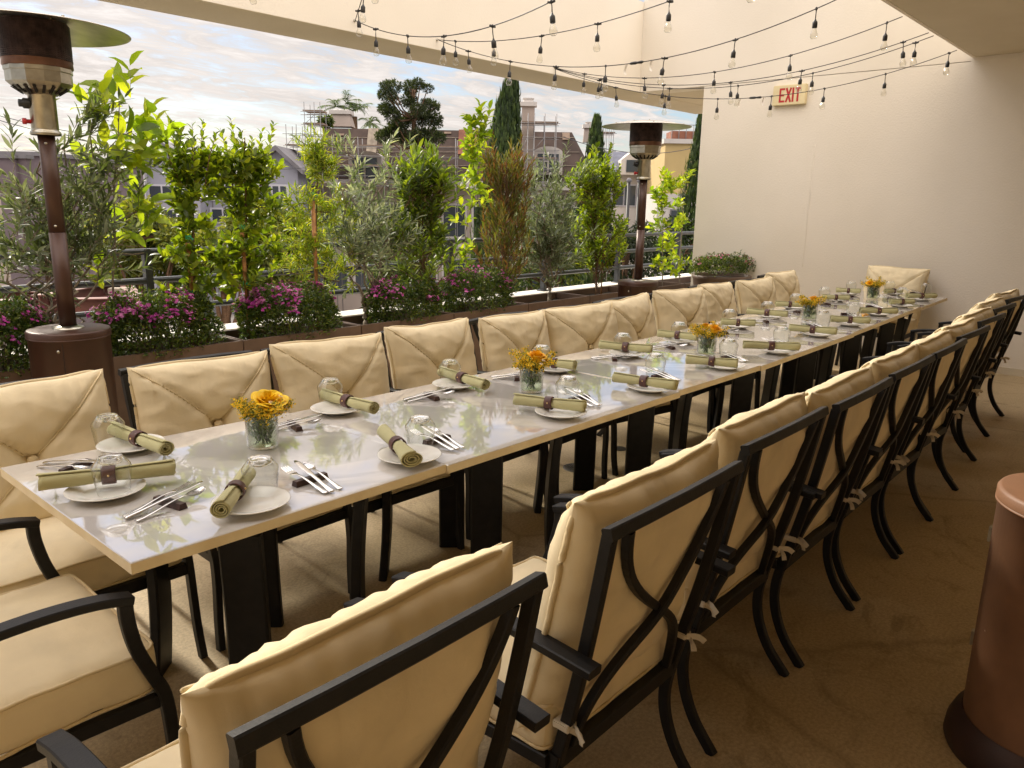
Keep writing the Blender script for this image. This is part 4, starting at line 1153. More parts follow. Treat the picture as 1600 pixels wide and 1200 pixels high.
def sapling(label, px, base_py, nodes, pal, seed, clusters, name='citrus_sapling', ll=.10, lw=.052, bark='bark_olive', per=7, r=.0075, stake=None, shoots=()):
    rn = random.Random(seed); b0 = base_at(px, base_py); t = thing(name, label, 'sapling', tuple(b0)); tr, lv = MB(), Leaves()
    pts = [Vector((0,0,-.04))]+[at_y(x, y, PY)-b0 for x, y in nodes]
    fine = []
    for i in range(len(pts)-1):
        for k in range(4): fine.append(pts[i].lerp(pts[i+1], k/4))
    fine.append(pts[-1]); n = len(fine)
    tr.tube(fine, r, 7, scales=[1-.7*i/n for i in range(n)])
    for (x, y, sp, n_tw) in clusters:
        c = at_y(x, y, PY)-b0; sp_m = sp/CAM_F*6.4
        near_p = min(fine, key=lambda p: (p-c).length)
        tr.tube([near_p, near_p.lerp(c,.6)+Vector((0,0,-.01)), c], .0035, 5, cap=False)
        for k in range(n_tw):
            d = Vector((rn.gauss(0,1), rn.gauss(0,.8), rn.gauss(.6,.7)))
            q = c+Vector((rn.gauss(0,1), rn.gauss(0,.7), rn.gauss(0,1)))*sp_m*.42
            twig_leaves(rn, lv, tr, q, d, ll*1.3, per, ll, lw, pal, .85, .4, r=.002)
    for (x, y) in shoots:
        c = at_y(x, y, PY+rn.uniform(-.12,.12))-b0; p0 = fine[int(n*.68)]*1.0; p0 = p0.lerp(Vector((c.x, c.y, p0.z)), .45)
        d = c-p0; Ln = d.length; k = 10; tr.tube([p0, p0.lerp(c,.5)+Vector((rn.gauss(0,.015),rn.gauss(0,.015),0)), c], .0042, 5, cap=False, scales=[1,.7,.25])
        for j in range(int(Ln/.016)):
            u = j*.016/Ln; p = p0.lerp(c, u); a = j*2.4+rn.uniform(-.3,.3); sd = Vector((math.cos(a), math.sin(a), 0))
            cc_ = rn.choice(pal); g = rn.uniform(.8,1.25); z = 1-.35*u
            lv.add(p, unit(sd*.62+unit(d)*.8), unit(unit(d)*.7-sd*.6+Vector((rn.gauss(0,.2),rn.gauss(0,.2),.2))), ll*z, lw*z, tuple(q*g for q in cc_))
    tr.build('trunk', bark, t); lv.build('crown', 'leaf', t, fold=.16, droop=.2, fine=True)
    if stake:
        q = MB(); q.tube([(-.02,-.04,-.03),(-.018,-.04,.5),(-.02,-.04,stake)], .016, 8); s = q.build('stake', 'stake_wood', t)
        for z in (stake*.55, stake*1.05): q = MB(); q.lathe([(.017,-.014),(.020,0),(.017,.014)], 10, c=(-.012,-.035,z)); q.bar([(-.012,-.035,z),(.012,-.055,z-.016)], .004, .016); q.build('tree_tie', 'tape_green', s)
    return t

olive('large dark olive tree with a forked trunk at the left photo edge', 72, 135, [(12,428,.015),(35,300,.010),(78,330,.016),(150,170,.010),(100,230,.011),(55,190,.009),(185,270,.009),(215,330,.007),(120,360,.009),(20,360,.008),(130,300,.010)], OLV, 11, 135, .088, .0185, .30, 1.0, 470, 15)
sapling('tall citrus sapling with big bright leaves above the left olive', 178, 515, [(176,440),(180,380),(178,300),(184,230),(187,150)], CIT, 21,
        [(188,150,22,4),(184,185,22,4),(206,205,12,2),(230,236,16,4),(205,250,22,3),(172,235,20,3),(172,285,16,2),(190,310,16,2),(215,385,14,2),(225,395,12,1),(205,345,18,2),(165,458,7,1)], ll=.14, lw=.068, per=5)
sapling('leafy green ficus column left of its twin', 303, 500, [(303,440),(302,380),(301,320),(302,260),(300,215)], FIC, 31,
        [(300,242,20,6),(284,268,24,9),(320,265,22,9),(300,292,30,16),(280,315,20,8),(324,312,20,8),(296,342,18,7),(316,358,14,5),(284,398,24,9),(322,408,22,9),(300,432,28,13),(284,458,20,7),(326,456,16,5),(305,480,18,6)],
        name='ficus_tree', ll=.078, lw=.036, bark='bark_brown', per=9, r=.013, stake=.72, shoots=[(266,184),(280,200),(300,192),(318,186),(338,206),(256,215),(347,235)])
sapling('leafy green ficus column right of its twin, broad top', 386, 495, [(386,440),(385,380),(384,320),(384,260),(382,215)], FIC, 32,
        [(362,246,20,6),(396,252,22,7),(380,276,32,17),(352,290,22,9),(412,288,26,11),(386,316,30,14),(358,330,18,6),(416,324,20,7),(374,358,16,6),(400,354,14,5),(364,398,22,8),(386,418,30,13),(412,400,24,9),(374,450,22,8),(402,440,18,6),(352,428,14,4),(390,478,18,6)],
        name='ficus_tree', ll=.078, lw=.036, bark='bark_brown', per=9, r=.013, stake=.78, shoots=[(344,200),(360,184),(376,202),(394,214),(410,202),(428,190),(440,250),(336,240)])
sapling('fine leaved yellow green podocarpus tied to a wooden stake', 494, 470, [(494,430),(494,360),(495,300),(498,250)], POD, 33,
        [(498,250,30,24),(485,262,24,16),(510,262,24,16),(496,232,20,14),(462,318,22,12),(478,312,20,10),(520,330,24,12),(505,345,30,16),(470,360,34,18),(525,372,34,18),(495,385,34,18),(460,400,32,14),(530,410,30,14),(490,420,30,14),(450,425,22,8),(530,440,20,8)], name='podocarpus_tree', ll=.062, lw=.0095, per=17, bark='bark_brown', r=.009, stake=1.0)
olive('silver grey olive tree with a pale forked trunk, middle of the row', 570, 232, [(545,400,.011),(618,370,.014),(600,250,.008),(555,250,.008),(535,300,.009),(640,300,.008),(575,330,.010),(610,300,.009),(590,360,.010)], OLV_S, 12, 135, .084, .0170, .27, 1.0, 492, 15)
column('dark green laurel tree right of the silver olive', 664, 222, 48, LAU+FIC[:1], 34, name='laurel_tree', n_tw=165, ll=.100, lw=.026, base_py=440, leaves=10, tl=.2)
sapling('slender citrus sapling with a bright leaf tuft left of the tall cypress', 735, 440, [(727,400),(728,360),(737,320),(745,270),(748,200)], CIT, 22,
        [(748,200,24,10),(742,225,26,12),(735,245,20,6),(745,275,14,3),(735,300,16,4),(752,315,16,4),(722,345,12,3),(720,425,14,3),(730,395,14,2)], ll=.088, lw=.042)
column('reddish brown hopbush with narrow upright leaves', 790, 215, 38, HOP, 35, name='hopbush_shrub', n_tw=190, ll=.085, lw=.0145, base_py=470, leaves=13, tl=.26, upw=1.4, mt='leaf_olive', cat='shrub', spread=.5, bare=.05)
olive('bushy grey olive beside the far ficus', 858, 245, [(840,330,.010),(870,270,.009),(830,300,.009),(885,320,.010),(860,300,.010),(905,270,.009),(850,390,.010),(890,380,.009),(835,380,.008)], OLV_S[:3]+OLV[:3], 13, 250, .070, .0155, .26, .78, 468, 16)
column('far ficus tree with yellow tips and a thin stake', 930, 226, 34, FIC+CIT[:2], 36, n_tw=230, ll=.066, lw=.030, base_py=470, stake=.95, stake_px=942, bare=.1)
sapling('yellow green citrus sapling right of the far patio heater', 1036, 440, [(1035,400),(1036,350),(1032,300)], CIT, 23,
        [(1033,288,16,8),(1045,300,14,6),(1025,310,14,6),(1040,330,14,6),(1032,360,14,6),(1035,390,14,6),(1045,415,14,5),(1022,420,12,5)], ll=.095, lw=.045)
sapling('thin yellow green citrus sapling, next to the end wall', 1062, 440, [(1063,400),(1066,350),(1068,300),(1074,272)], CIT, 24,
        [(1062,292,10,5),(1075,280,8,3),(1064,325,10,4),(1055,350,12,4),(1072,345,9,3),(1050,380,12,4),(1068,405,9,3),(1060,425,9,2)], ll=.078, lw=.038)

FLW = [(.36,.035,.25),(.44,.08,.31),(.27,.02,.20),(.52,.17,.40)]
BSH = [(.042,.070,.012),(.062,.094,.015),(.028,.052,.010),(.105,.125,.020)]
def flower_bush(label, x0, x1, y_top, y_bot, seed, n=7000, fl=360, Y=5.03, depth=.40, name='flowering_bush', fcols=FLW, z_base=.5, lump=.16):
    rn = random.Random(seed)
    a, c = at_y(x0, (y_top+y_bot)/2, Y), at_y(x1, (y_top+y_bot)/2, Y)
    zt_ = at_y((x0+x1)/2, y_top, Y).z; zb = max(z_base, at_y((x0+x1)/2, y_bot, Y-depth/2).z)
    cx = (a.x+c.x)/2; W = (c.x-a.x)/2; H = zt_-z_base
    t = thing(name, label, 'flower bush', (cx, Y, z_base), 0, 'pink flowering bushes in the planters')
    st, lv, fw = MB(), Leaves(), Leaves()
    def surf(u, th):
        s = math.sin(u)**.6; return Vector((W*s*math.cos(th), depth*.55*s*math.sin(th), H*(.10+.90*max(0, math.cos(u))**.55)))
    for k in range(40):
        u, th = rn.uniform(.1,1.5), rn.uniform(0, 2*PI); p = surf(u, th); st.tube([(p.x*.25,p.y*.25,.03), p*.6, p*.95], .003, 4, cap=False)
    for k in range(n):
        u, th = math.acos(rn.uniform(0,1)), rn.uniform(0, 2*PI); p = surf(u, th)
        bump = 1+lump*vnoise(math.cos(th)*2.2+seed, math.sin(th)*2.2, u*2.2)
        p = p*(bump*(1-.30*rn.random()**1.6)); p.z = max(.03, p.z)
        d = unit(Vector((p.x/W, p.y/depth, .5))+Vector((rn.gauss(0,.7), rn.gauss(0,.7), rn.gauss(.2,.7)))); col = rn.choice(BSH); g = rn.uniform(.7,1.3)
        lv.add(p, d, (rn.gauss(0,.6), rn.gauss(0,.6), 1), rn.uniform(.022,.038), rn.uniform(.012,.019), tuple(x*g for x in col))
    for k in range(fl):
        u, th = math.acos(.28+.72*rn.random()**.7), rn.uniform(0, 2*PI); p = surf(u, th)
        if vnoise(p.x*7+seed, p.y*7, p.z*7) < -.02: continue
        bump = 1+lump*vnoise(math.cos(th)*2.2+seed, math.sin(th)*2.2, u*2.2); p = p*bump*rn.uniform(.97,1.05)
        nrm = unit(Vector((p.x/W, p.y/depth, .8))+Vector((rn.gauss(0,.3), rn.gauss(0,.3), 0))); t1 = unit(nrm.cross(Vector((1,.3,.1)))); t2 = nrm.cross(t1)
        col = rn.choice(fcols); g = rn.uniform(.8,1.2)
        for m_ in range(rn.randint(2,4)):
            o = p+Vector((rn.gauss(0,1), rn.gauss(0,1), rn.gauss(0,.6)))*.010
            for j in range(5):
                b_ = 2*PI*j/5+m_; d = t1*math.cos(b_)+t2*math.sin(b_)+nrm*.35
                fw.add(o, d, nrm, .0125, .0105, tuple(x*g for x in col))
    st.build('stems', 'bark_olive', t); lv.build('foliage', 'leaf_olive', t); fw.build('blossoms', 'petal', t, fold=.1, droop=.1); return t
flower_bush('pink flowering bush cut off at the left photo edge', -95, 76, 468, 580, 41)
flower_bush('wide magenta flowering bush right of the near heater', 150, 338, 455, 560, 42, 8840, 482)
flower_bush('magenta flowering bush, dense with blossom, between two ficus and the stake', 372, 523, 447, 530, 43, 7480, 494)
flower_bush('pink flowering bush at the foot of the silver olive', 572, 684, 438, 512, 44, 6460, 345)
flower_bush('pink flowering bush with white specks under the slender citrus', 692, 796, 420, 492, 45, 6460, 264)

# round pot by the end wall
p = Vector((8.33, 4.20, .028))
pt = thing('plant_pot', 'wide dark brown round pot standing against the end wall', 'pot', tuple(p))
q = MB(); q.lathe([(.22,0),(.24,.02),(.30,.50),(.325,.70),(.335,.71),(.335,.745),(.325,.75),(.310,.745),(.30,.70)], 56, cap0=True); q.build('pot_body', 'planter_brown', pt)
q = MB(); q.lathe([(.305,.71),(.0005,.72)], 40); q.build('soil', 'soil', pt)
PKW = [(.45,.10,.22),(.55,.22,.32),(.60,.55,.50),(.36,.05,.16)]
b_ = flower_bush('low green bush with pale pink flowers in the round pot', 1096, 1166, 398, 440, 46, 4400, 110, Y=4.20, depth=.46, lump=.42, fcols=PKW, z_base=.78)
b_.location = (8.33, 4.20, .765)

# ================================================================== BEYOND THE TERRACE
GZ = -5.0
q = MB(); q.add([(-900,-200,GZ),(900,-200,GZ),(900,1500,GZ),(-900,1500,GZ)], [(0,1,2,3)], 0, False); tag(q.build('ground', 'asphalt'), kind='structure')
def fpt(u, D, z): p = RH*u+FH*D; return Vector((p.x, p.y, z))
def sheet(name, pts, m, z):
    q = MB(); q.add([fpt(u, D, z) for u, D in pts], [tuple(range(len(pts)))], 0, False); return tag(q.build(name, m), kind='structure')
sheet('street', [(-60,26),(-4,26),(-4,120),(-60,120)], 'concrete_walk', GZ+.008)
sheet('lawn', [(-36,62),(-27,62),(-27,70),(-37,70)], 'grass', GZ+.03)
sheet('pavement', [(-44,44),(-18,44),(-18,48),(-44,48)], 'parapet_white', GZ+.05)
FR = Matrix((RH, FH, Vector((0,0,1)))).transposed().to_4x4()          # x right, y away, z up
def frame_thing(name, label, cat, u, D, z=GZ, turn=0, group=None):
    t = thing(name, label, cat, tuple(fpt(u, D, z)), -(CAM_YAW)+turn, group); return t
def uz(px, py, D): p = at_d(px, py, D); return p.dot(RH), p.z

def fbox(o, name, m, u0, u1, d0, d1, z0, z1, parent=None):
    q = MB(); q.box((u0,d0,z0),(u1,d1,z1)); return q.build(name, m, parent or o)

# ---- grey apartment block
D = 44; t = frame_thing('apartment_building', 'grey panelled apartment block behind the two ficus columns', 'building', 0, D)
u0, zt0 = uz(150, 262, D); u1, _ = uz(470, 262, D)
fbox(t, 'wall', 'apartment_grey', u0, u1, 0, 10, 0, zt0-GZ)
for (xa, xb, xr, yr, ye) in ((228,322,268,231,258),(405,474,444,238,264)):
    a, _z = uz(xa, ye, D); c, _ = uz(xb, ye, D); r, zr = uz(xr, yr, D); _, ze = uz(xa, ye, D); zr -= GZ; ze -= GZ
    q = MB(); F_ = [(a,-1.2,0),(c,-1.2,0),(c,-1.2,ze),(r,-1.2,zr),(a,-1.2,ze)]; B_ = [(x, 9, z) for x, y, z in F_]
    q.add(F_+B_, [(0,1,2,3,4),(9,8,7,6,5),(0,5,6,1),(1,6,7,2),(4,9,5,0)], 0, False); bay = q.build('gable_bay', 'apartment_grey', t)
    q = MB()
    for (s0, s1) in (((a,ze),(r,zr)),((r,zr),(c,ze))):
        dx, dz = s1[0]-s0[0], s1[1]-s0[1]; e = .35
        s0 = (s0[0]-e*(1 if s0[0]==a else 0), s0[1]-e*dz/max(abs(dx),.1)*(1 if s0[0]==a else 0)); s1 = (s1[0]+e*(1 if s1[0]==c else 0), s1[1]+e*dz/max(abs(dx),.1)*(1 if s1[0]==c else 0))
        q.add([(s0[0],-1.6,s0[1]+.02),(s1[0],-1.6,s1[1]+.02),(s1[0],9.2,s1[1]+.02),(s0[0],9.2,s0[1]+.02),(s0[0],-1.6,s0[1]+.27),(s1[0],-1.6,s1[1]+.27),(s1[0],9.2,s1[1]+.27),(s0[0],9.2,s0[1]+.27)],
              [(0,3,2,1),(4,5,6,7),(0,1,5,4),(1,2,6,5),(2,3,7,6),(3,0,4,7)], 0, False)
    q.build('roof', 'roof_grey', bay)
    for (ya, yb) in ((291,311),(327,346),(362,380)):
        _, z0 = uz(xa, yb, D); _, z1 = uz(xa, ya, D)
        w_ = fbox(t, 'window', 'apartment_trim', a+.5, c-.5, -1.24, -1.19, z0-GZ-.1, z1-GZ+.1)
        for k in range(3):
            x = a+.6+(c-a-1.2)*k/3; fbox(t, 'pane', 'dark_window', x+.05, x+(c-a-1.2)/3-.05, -1.26, -1.235, z0-GZ, z1-GZ, w_)
for (xa, xb) in ((152,226),(326,402)):
    a, _ = uz(xa, 300, D); c, _ = uz(xb, 300, D)
    for (ya, yb) in ((291,311),(327,346),(362,380)):
        _, z0 = uz(xa, yb, D); _, z1 = uz(xa, ya, D)
        w_ = fbox(t, 'window', 'apartment_trim', a, c, -.05, .0, z0-GZ-.1, z1-GZ+.1)
        n = 4
        for k in range(n): x = a+.1+(c-a-.2)*k/n; fbox(t, 'pane', 'dark_window', x+.05, x+(c-a-.2)/n-.05, -.08, -.045, z0-GZ, z1-GZ, w_)
for px in (206, 243, 415):
    a, _ = uz(px, 300, D); fbox(t, 'column', 'apartment_trim', a-.17, a+.17, -1.55, -1.22, 0, uz(px, 256, D)[1]-GZ)
for px in (164, 225, 331, 398):
    a, _ = uz(px, 300, D); fbox(t, 'panel_joint', 'roof_grey', a-.03, a+.03, -.03, .0, 0, zt0-GZ)
for px in (268, 335):
    a, z = uz(px, 226, D); fbox(t, 'roof_vent', 'apartment_trim', a-.6, a+.6, 4, 5, zt0-GZ-.2, z-GZ)

# ---- dim violet house at the left edge
D = 30; t = frame_thing('flat_roofed_house', 'dim violet grey house behind the olive at the left edge', 'house', 0, D)
a, z = uz(-160, 240, D); c, _ = uz(66, 250, D); fbox(t, 'wall', 'house_violet', a, c, 0, 8, 0, z-GZ)
fbox(t, 'parapet_cap', 'roof_grey', a-.1, c+.1, -.1, 8.1, z-GZ, z-GZ+.15); _, z2 = uz(30, 300, D); fbox(t, 'lower_wall', 'stucco_pink', a, c-.3, -1.6, -.01, 0, z2-GZ)
for k in range(3):
    x = c-2.0-k*2.1; w_ = fbox(t, 'window', 'apartment_trim', x, x+1.1, -1.66, -1.6, z2-GZ-2.2, z2-GZ-.7); fbox(t, 'pane', 'dark_window', x+.08, x+1.02, -1.68, -1.655, z2-GZ-2.12, z2-GZ-.78, w_)
D = 17
for px, w2, lab in ((17,.20,'dark utility post rising left of the near heater pole, thicker one'),(37,.10,'thin dark utility post right behind the left olive')):
    a, z = uz(px, 248, D); t = frame_thing('utility_post', lab, 'post', a, D)
    fbox(t, 'shaft', 'house_violet', -w2, w2, -w2, w2, 0, z-GZ); fbox(t, 'cap', 'roof_grey', -w2-.04, w2+.04, -w2-.04, w2+.04, z-GZ, z-GZ+.08)

# ---- brown mansard building under scaffolding
D = 46; t = frame_thing('mansard_building', 'brown mansard roofed building under scaffolding, behind the pine', 'building', 0, D)
def L(px, py, d=D): u, z = uz(px, py, d); return u, z-GZ
ue0, ze = L(484, 278); ue1, _ = L(935, 278); uw0, uw1 = ue0+.3, ue1-.3
ut0, zt1 = L(497, 196); ut1, _ = L(897, 196)
fbox(t, 'wall', 'stucco_pink', uw0, uw1, .3, 11, 0, ze-.02)
q = MB(); dd = 1.6
q.add([(ue0,0,ze),(ue1,0,ze),(ut1,dd,zt1),(ut0,dd,zt1),(ue0,11.3,ze),(ue1,11.3,ze),(ut1,9.6,zt1),(ut0,9.6,zt1)], [(0,1,2,3),(1,5,6,2),(5,4,7,6),(4,0,3,7),(3,2,6,7),(0,4,5,1)], 0, False)
q.build('roof', 'mansard_brown', t)
def on_slope(px, py): # point on front slope
    u, z = L(px, py); f = (z-ze)/(zt1-ze); return Vector((u, dd*f-.03, z))
def patch(name, m, x0, y0, x1, y1, th=.06):
    P4 = [on_slope(x0,y1), on_slope(x1,y1), on_slope(x1,y0), on_slope(x0,y0)]; n = Vector((0,-1,.35)).normalized()*th
    q = MB(); q.add([p+n for p in P4]+P4, [(0,1,2,3),(4,0,3,7),(1,5,6,2),(3,2,6,7),(4,5,1,0)], 0, False); return q.build(name, m, t)
patch('roof_patch', 'mansard_patch', 714, 199, 744, 240); patch('roof_patch', 'batten_tan', 568, 197, 584, 262); patch('roof_patch', 'batten_tan', 598, 215, 606, 275)
patch('roof_patch', 'plank', 881, 204, 893, 216); patch('roof_patch', 'plank', 690, 203, 702, 206); patch('roof_patch', 'plank', 515, 206, 530, 209)
for y in (212, 236, 258): patch('batten', 'batten_tan', 499-(y-200)*.15, y, 897+(y-200)*.3, y+.5, .03)
# dormers with arched heads
for (xa, xb, ytop, ysp, ybot) in ((838,874,229,240,270),(552,592,236,246,280),(640,676,236,246,280)):
    a, zb_ = L(xa, ybot); c, zs = L(xb, ysp); _, zt_ = L(xa, ytop)
    q = MB(); n = 12; mid = (a+c)/2; hw = (c-a)/2
    out = [(a-.18, zb_-.1),(c+.18, zb_-.1)]+[(mid+(hw+.18)*math.cos(PI*k/n), zs+(zt_-zs)*math.sin(PI*k/n)) for k in range(n+1)]
    q.add([(x,-.35,z) for x, z in out]+[(x,1.4,z) for x, z in out], [tuple(range(len(out)))]+[(i, i+len(out), (i+1) % len(out)+len(out), (i+1) % len(out)) for i in range(len(out))], 0, False)
    dm = q.build('dormer', 'trim_white', t)
    w_ = fbox(t, 'window', 'dark_window', a+.05, c-.05, -.42, -.36, zb_+.05, zs-.05, dm)
    q = MB(); q.box((mid-.05,-.46,zb_+.05),(mid+.05,-.425,zs-.05)); q.box((a+.05,-.46,zb_+.6),(mid-.051,-.425,zb_+.68)); q.build('mullion', 'trim_white', dm)
for k in range(9):
    x = uw0+1.0+k*(uw1-uw0-2)/8
    for zz in (ze-3.3, ze-6.6):
        w_ = fbox(t, 'window', 'trim_white', x-.75, x+.75, .22, .3, zz, zz+2.0); fbox(t, 'pane', 'dark_window', x-.62, x+.62, .19, .225, zz+.12, zz+1.88, w_)
fbox(t, 'cornice', 'trim_white', ue0-.1, ue1+.1, -.25, .29, ze-.45, ze-.03)
fbox(t, 'belt_course', 'trim_white', uw0-.05, uw1+.05, .15, .295, ze-3.9, ze-3.65)
def chimney(xa, xb, ytop, ybot, dpt, taper, pots, yp):
    a, z0 = L(xa, ybot, D+dpt); c, z1 = L(xb, ytop, D+dpt); w_ = (c-a); k = w_*taper
    q = MB(); q.add([(a,dpt,z0),(c,dpt,z0),(c,dpt+w_*.8,z0),(a,dpt+w_*.8,z0),(a+k,dpt+k,z1),(c-k,dpt+k,z1),(c-k,dpt+w_*.8-k,z1),(a+k,dpt+w_*.8-k,z1)], [(0,1,5,4),(1,2,6,5),(2,3,7,6),(3,0,4,7),(4,5,6,7)], 0, False)
    ch = q.build('chimney', 'stucco_pink', t)
    fbox(t, 'chimney_cap', 'trim_white', a+k-.12, c-k+.12, dpt+k-.12, dpt+w_*.8-k+.12, z1, z1+.22, ch)
    zp = L(xa, yp, D+dpt)[1]
    for i in range(pots):
        x = a+k+.2+(w_-2*k-.4)*i/(pots-1); q = MB(); q.lathe([(.16,z1+.22),(.14,z1+.3),(.12,zp-.1),(.17,zp-.06),(.17,zp)], 10, c=(x,dpt+w_*.4,0)); q.build('chimney_pot', 'trim_white', ch)
chimney(513, 549, 178, 197, 4, .12, 3, 172); chimney(813, 836, 166, 285, -.9, .02, 4, 152); chimney(911, 927, 200, 222, 5, .12, 3, 190)
# scaffolding
def scaffold(label, xs, ys, d, deck_every=2, diag=True, deep=1.3):
    t = frame_thing('scaffold_tower', label, 'scaffold', 0, d, group='scaffolding on the mansard building'); q = MB(); us = [uz(x, 250, d)[0] for x in xs]; zs = [uz(700, y, d)[1]-GZ for y in ys]; r = .022
    def pipe(n, a, c, k):
        q = MB(); q.tube([a, c], k, 5); q.build(n, 'scaffold_pipe', t)
    for u in us:
        for yy in (0, deep): pipe('upright', (u,yy,0), (u,yy,max(zs)+.5), r)
    for z in zs:
        for yy in (0, deep): pipe('ledger', (us[0]-.2,yy,z), (us[-1]+.2,yy,z), r*.8)
    for i in range(len(us)-1):
        if diag and i % 2 == 0:
            for a, c in list(zip(zs, zs[1:]))[::2]: pipe('brace', (us[i],-.02,a), (us[i+1],-.02,c), r*.7)
    for z in zs[::deck_every]: fbox(t, 'deck', 'plank', us[0]-.1, us[-1]+.1, .05, deep-.05, z+.04, z+.10)
scaffold('scaffold tower at the left corner of the mansard building', [449,465,478], [292,276,262,247,232,213], 45)
scaffold('taller scaffold bay reaching above the mansard roof edge, left', [478.5,494,503], [292,262,232,214,198,183,178], 44.6)
scaffold('scaffold run in front of the mansard roof centre', [520,560,600,640,680,712], [292,277,262,246,231], 44.4)
scaffold('scaffold bay around the tall chimney', [814,824,834,850,868], [300,281,262,246,232,212,190], 43.5, 3)
scaffold('small scaffold tower right of the far cypress', [944,950,957], [420,380,340,300,262,232,204], 52)

# ---- slate roofed row and yellow house
D = 62; t = frame_thing('slate_roofed_house', 'pale house with blue grey slate roof behind the far heater', 'house', 0, D)
a, z0 = L(925, 268, D); c, z1 = L(1052, 234, D)
fbox(t, 'wall', 'trim_white', a+.3, c-.3, .5, 9, 0, z0); q = MB()
q.add([(a,0,z0),(c,0,z0),(c,3.5,z1),(a,3.5,z1),(a,9.5,z0),(c,9.5,z0)], [(0,1,2,3),(1,5,2),(0,3,4),(3,2,5,4),(0,4,5,1)], 0, False); q.build('roof', 'slate_blue', t)
for px in (988, 1015):
    u, z = L(px, 262, D); q = MB(); q.add([(u-.9,-.2,z0-.2),(u+.9,-.2,z0-.2),(u+.9,-.2,z0+.9),(u,-.2,z0+1.6),(u-.9,-.2,z0+.9),(u-.9,3,z0-.2),(u+.9,3,z0-.2),(u+.9,3,z0+.9),(u,3,z0+1.6),(u-.9,3,z0+.9)], [(0,1,2,3,4),(2,7,8,3),(3,8,9,4),(1,6,7,2),(4,9,5,0)], 0, False); dm = q.build('dormer', 'trim_white', t)
    fbox(t, 'window', 'dark_window', u-.5, u+.5, -.26, -.205, z0, z0+.9, dm)
for k in range(5):
    x = a+1.2+k*(c-a-2.4)/4; w_ = fbox(t, 'window', 'apartment_trim', x-.5, x+.5, .44, .5, z0-2.6, z0-.9); fbox(t, 'pane', 'dark_window', x-.42, x+.42, .41, .445, z0-2.5, z0-1.0, w_)
D = 55; t = frame_thing('flat_roofed_house', 'yellow flat roofed house between the far heater and the end wall', 'house', 0, D)
a, z1 = L(1040, 224, D); c, _ = L(1150, 224, D); _, z0 = L(1040, 303, D)
fbox(t, 'wall', 'house_yellow', a, c, 0, 9, z0+.01, z1); fbox(t, 'parapet_cap', 'trim_white', a-.15, c+.15, -.15, 9.1, z1, z1+.3); fbox(t, 'lower_wall', 'trim_white', a-.6, c, -1.5, 9, 0, z0)
u, z = L(1058, 213, D); fbox(t, 'roof_planter', 'mansard_patch', u, u+2.2, 2, 4, z1+.3, z1+1.0); q = MB()
for k in range(5): q.tube([(u+.5*k,1.9,z1+.3),(u+.5*k,1.9,z1+1.4)], .03, 5)
q.tube([(u,1.9,z1+1.4),(u+2.2,1.9,z1+1.4)], .03, 5); q.build('roof_rail', 'scaffold_pipe', t)
for k in range(3):
    x = a+.3+k*1.9; w_ = fbox(t, 'window', 'roof_grey', x, x+1.2, -1.56, -1.5, z0-3.2, z0-1.0); fbox(t, 'pane', 'dark_window', x+.08, x+1.12, -1.59, -1.555, z0-3.1, z0-1.1, w_)
for px, lab in ((983,'thin black post left of the far heater pole'),(999,'thin black post close behind the far heater pole')):
    u, z = uz(px, 282, 30); t = frame_thing('utility_post', lab, 'post', u, 30); q = MB(); q.tube([(0,0,0),(0,0,z-GZ)], .06, 8); q.build('shaft', 'cord_black', t); q = MB(); q.sphere((0,0,z-GZ), .1, 6); q.build('cap', 'roof_grey', t)

# ---- background trees
PIN = [(.020,.032,.010),(.030,.044,.012),(.014,.022,.008),(.045,.056,.016)]
CYP = [(.028,.052,.010),(.040,.068,.013),(.018,.036,.008),(.055,.085,.016)]
STR = [(.10,.125,.016),(.14,.155,.022),(.07,.095,.014),(.18,.18,.03)]
DRK = [(.016,.026,.008),(.024,.036,.010),(.010,.018,.006)]
def pine():
    D = 36; rn = random.Random(61); u0, _ = uz(648, 300, D); t = frame_thing('pine_tree', 'dark pine with cloud pruned pads against the sky', 'tree', u0, D)
    tr, lv = MB(), Leaves(); px2m = D/CAM_F*1.02
    tz = lambda y: uz(648, y, D)[1]-GZ
    trunk = limb(rn, tr, (.1,0,0), (0,0,tz(140)), .26, .10, .01, 9)
    pads = [(765,40,52),(735,60,40),(910,30,46),(905,60,40),(1000,20,38),(1025,45,26),(1095,70,34),(740,130,52),(700,110,32),(775,150,34),(905,150,50),(920,190,38),(1080,190,55),(1120,205,34),(1050,170,34),(690,230,42),(740,260,48),(780,300,50),(905,285,42),(1010,265,46),(1030,310,62),(1110,320,60),(1140,350,40),(790,365,62),(850,360,45),(960,330,55),(700,490,52),(760,470,60),(850,480,62),(920,520,60),(1010,500,66),(1110,490,66),(1190,510,46),(800,420,50)]
    for (cx, cy, r) in pads:
        X, Y = 480+cx/5.714, 130+cy/5.714; u, z = uz(X, Y, D); c = Vector((u-u0, rn.uniform(-1.0,1.0), z-GZ)); R = r/5.714*px2m*1.35
        a = min(trunk, key=lambda p: abs(p.z-(c.z-.8))); tr.tube([a, a.lerp(c,.5)+Vector((0,0,-.25)), c], .045, 5, scales=[1,.7,.4])
        for k in range(210):
            d = unit(Vector((rn.gauss(0,1), rn.gauss(0,1), rn.gauss(.25,.8)))); p = c+Vector((d.x*R, d.y*R, d.z*R*.8))*rn.random()**.4
            for m_ in range(3):
                dd = unit(d+Vector((rn.gauss(0,.5), rn.gauss(0,.5), rn.gauss(.2,.5)))); col = rn.choice(PIN); g = rn.uniform(.7,1.3)
                lv.add(p, dd, (rn.gauss(0,1), rn.gauss(0,1), 1), R*.40, R*.10, tuple(x*g for x in col))
    tr.build('trunk', 'bark_brown', t); lv.build('crown', 'leaf_far', t)
pine()
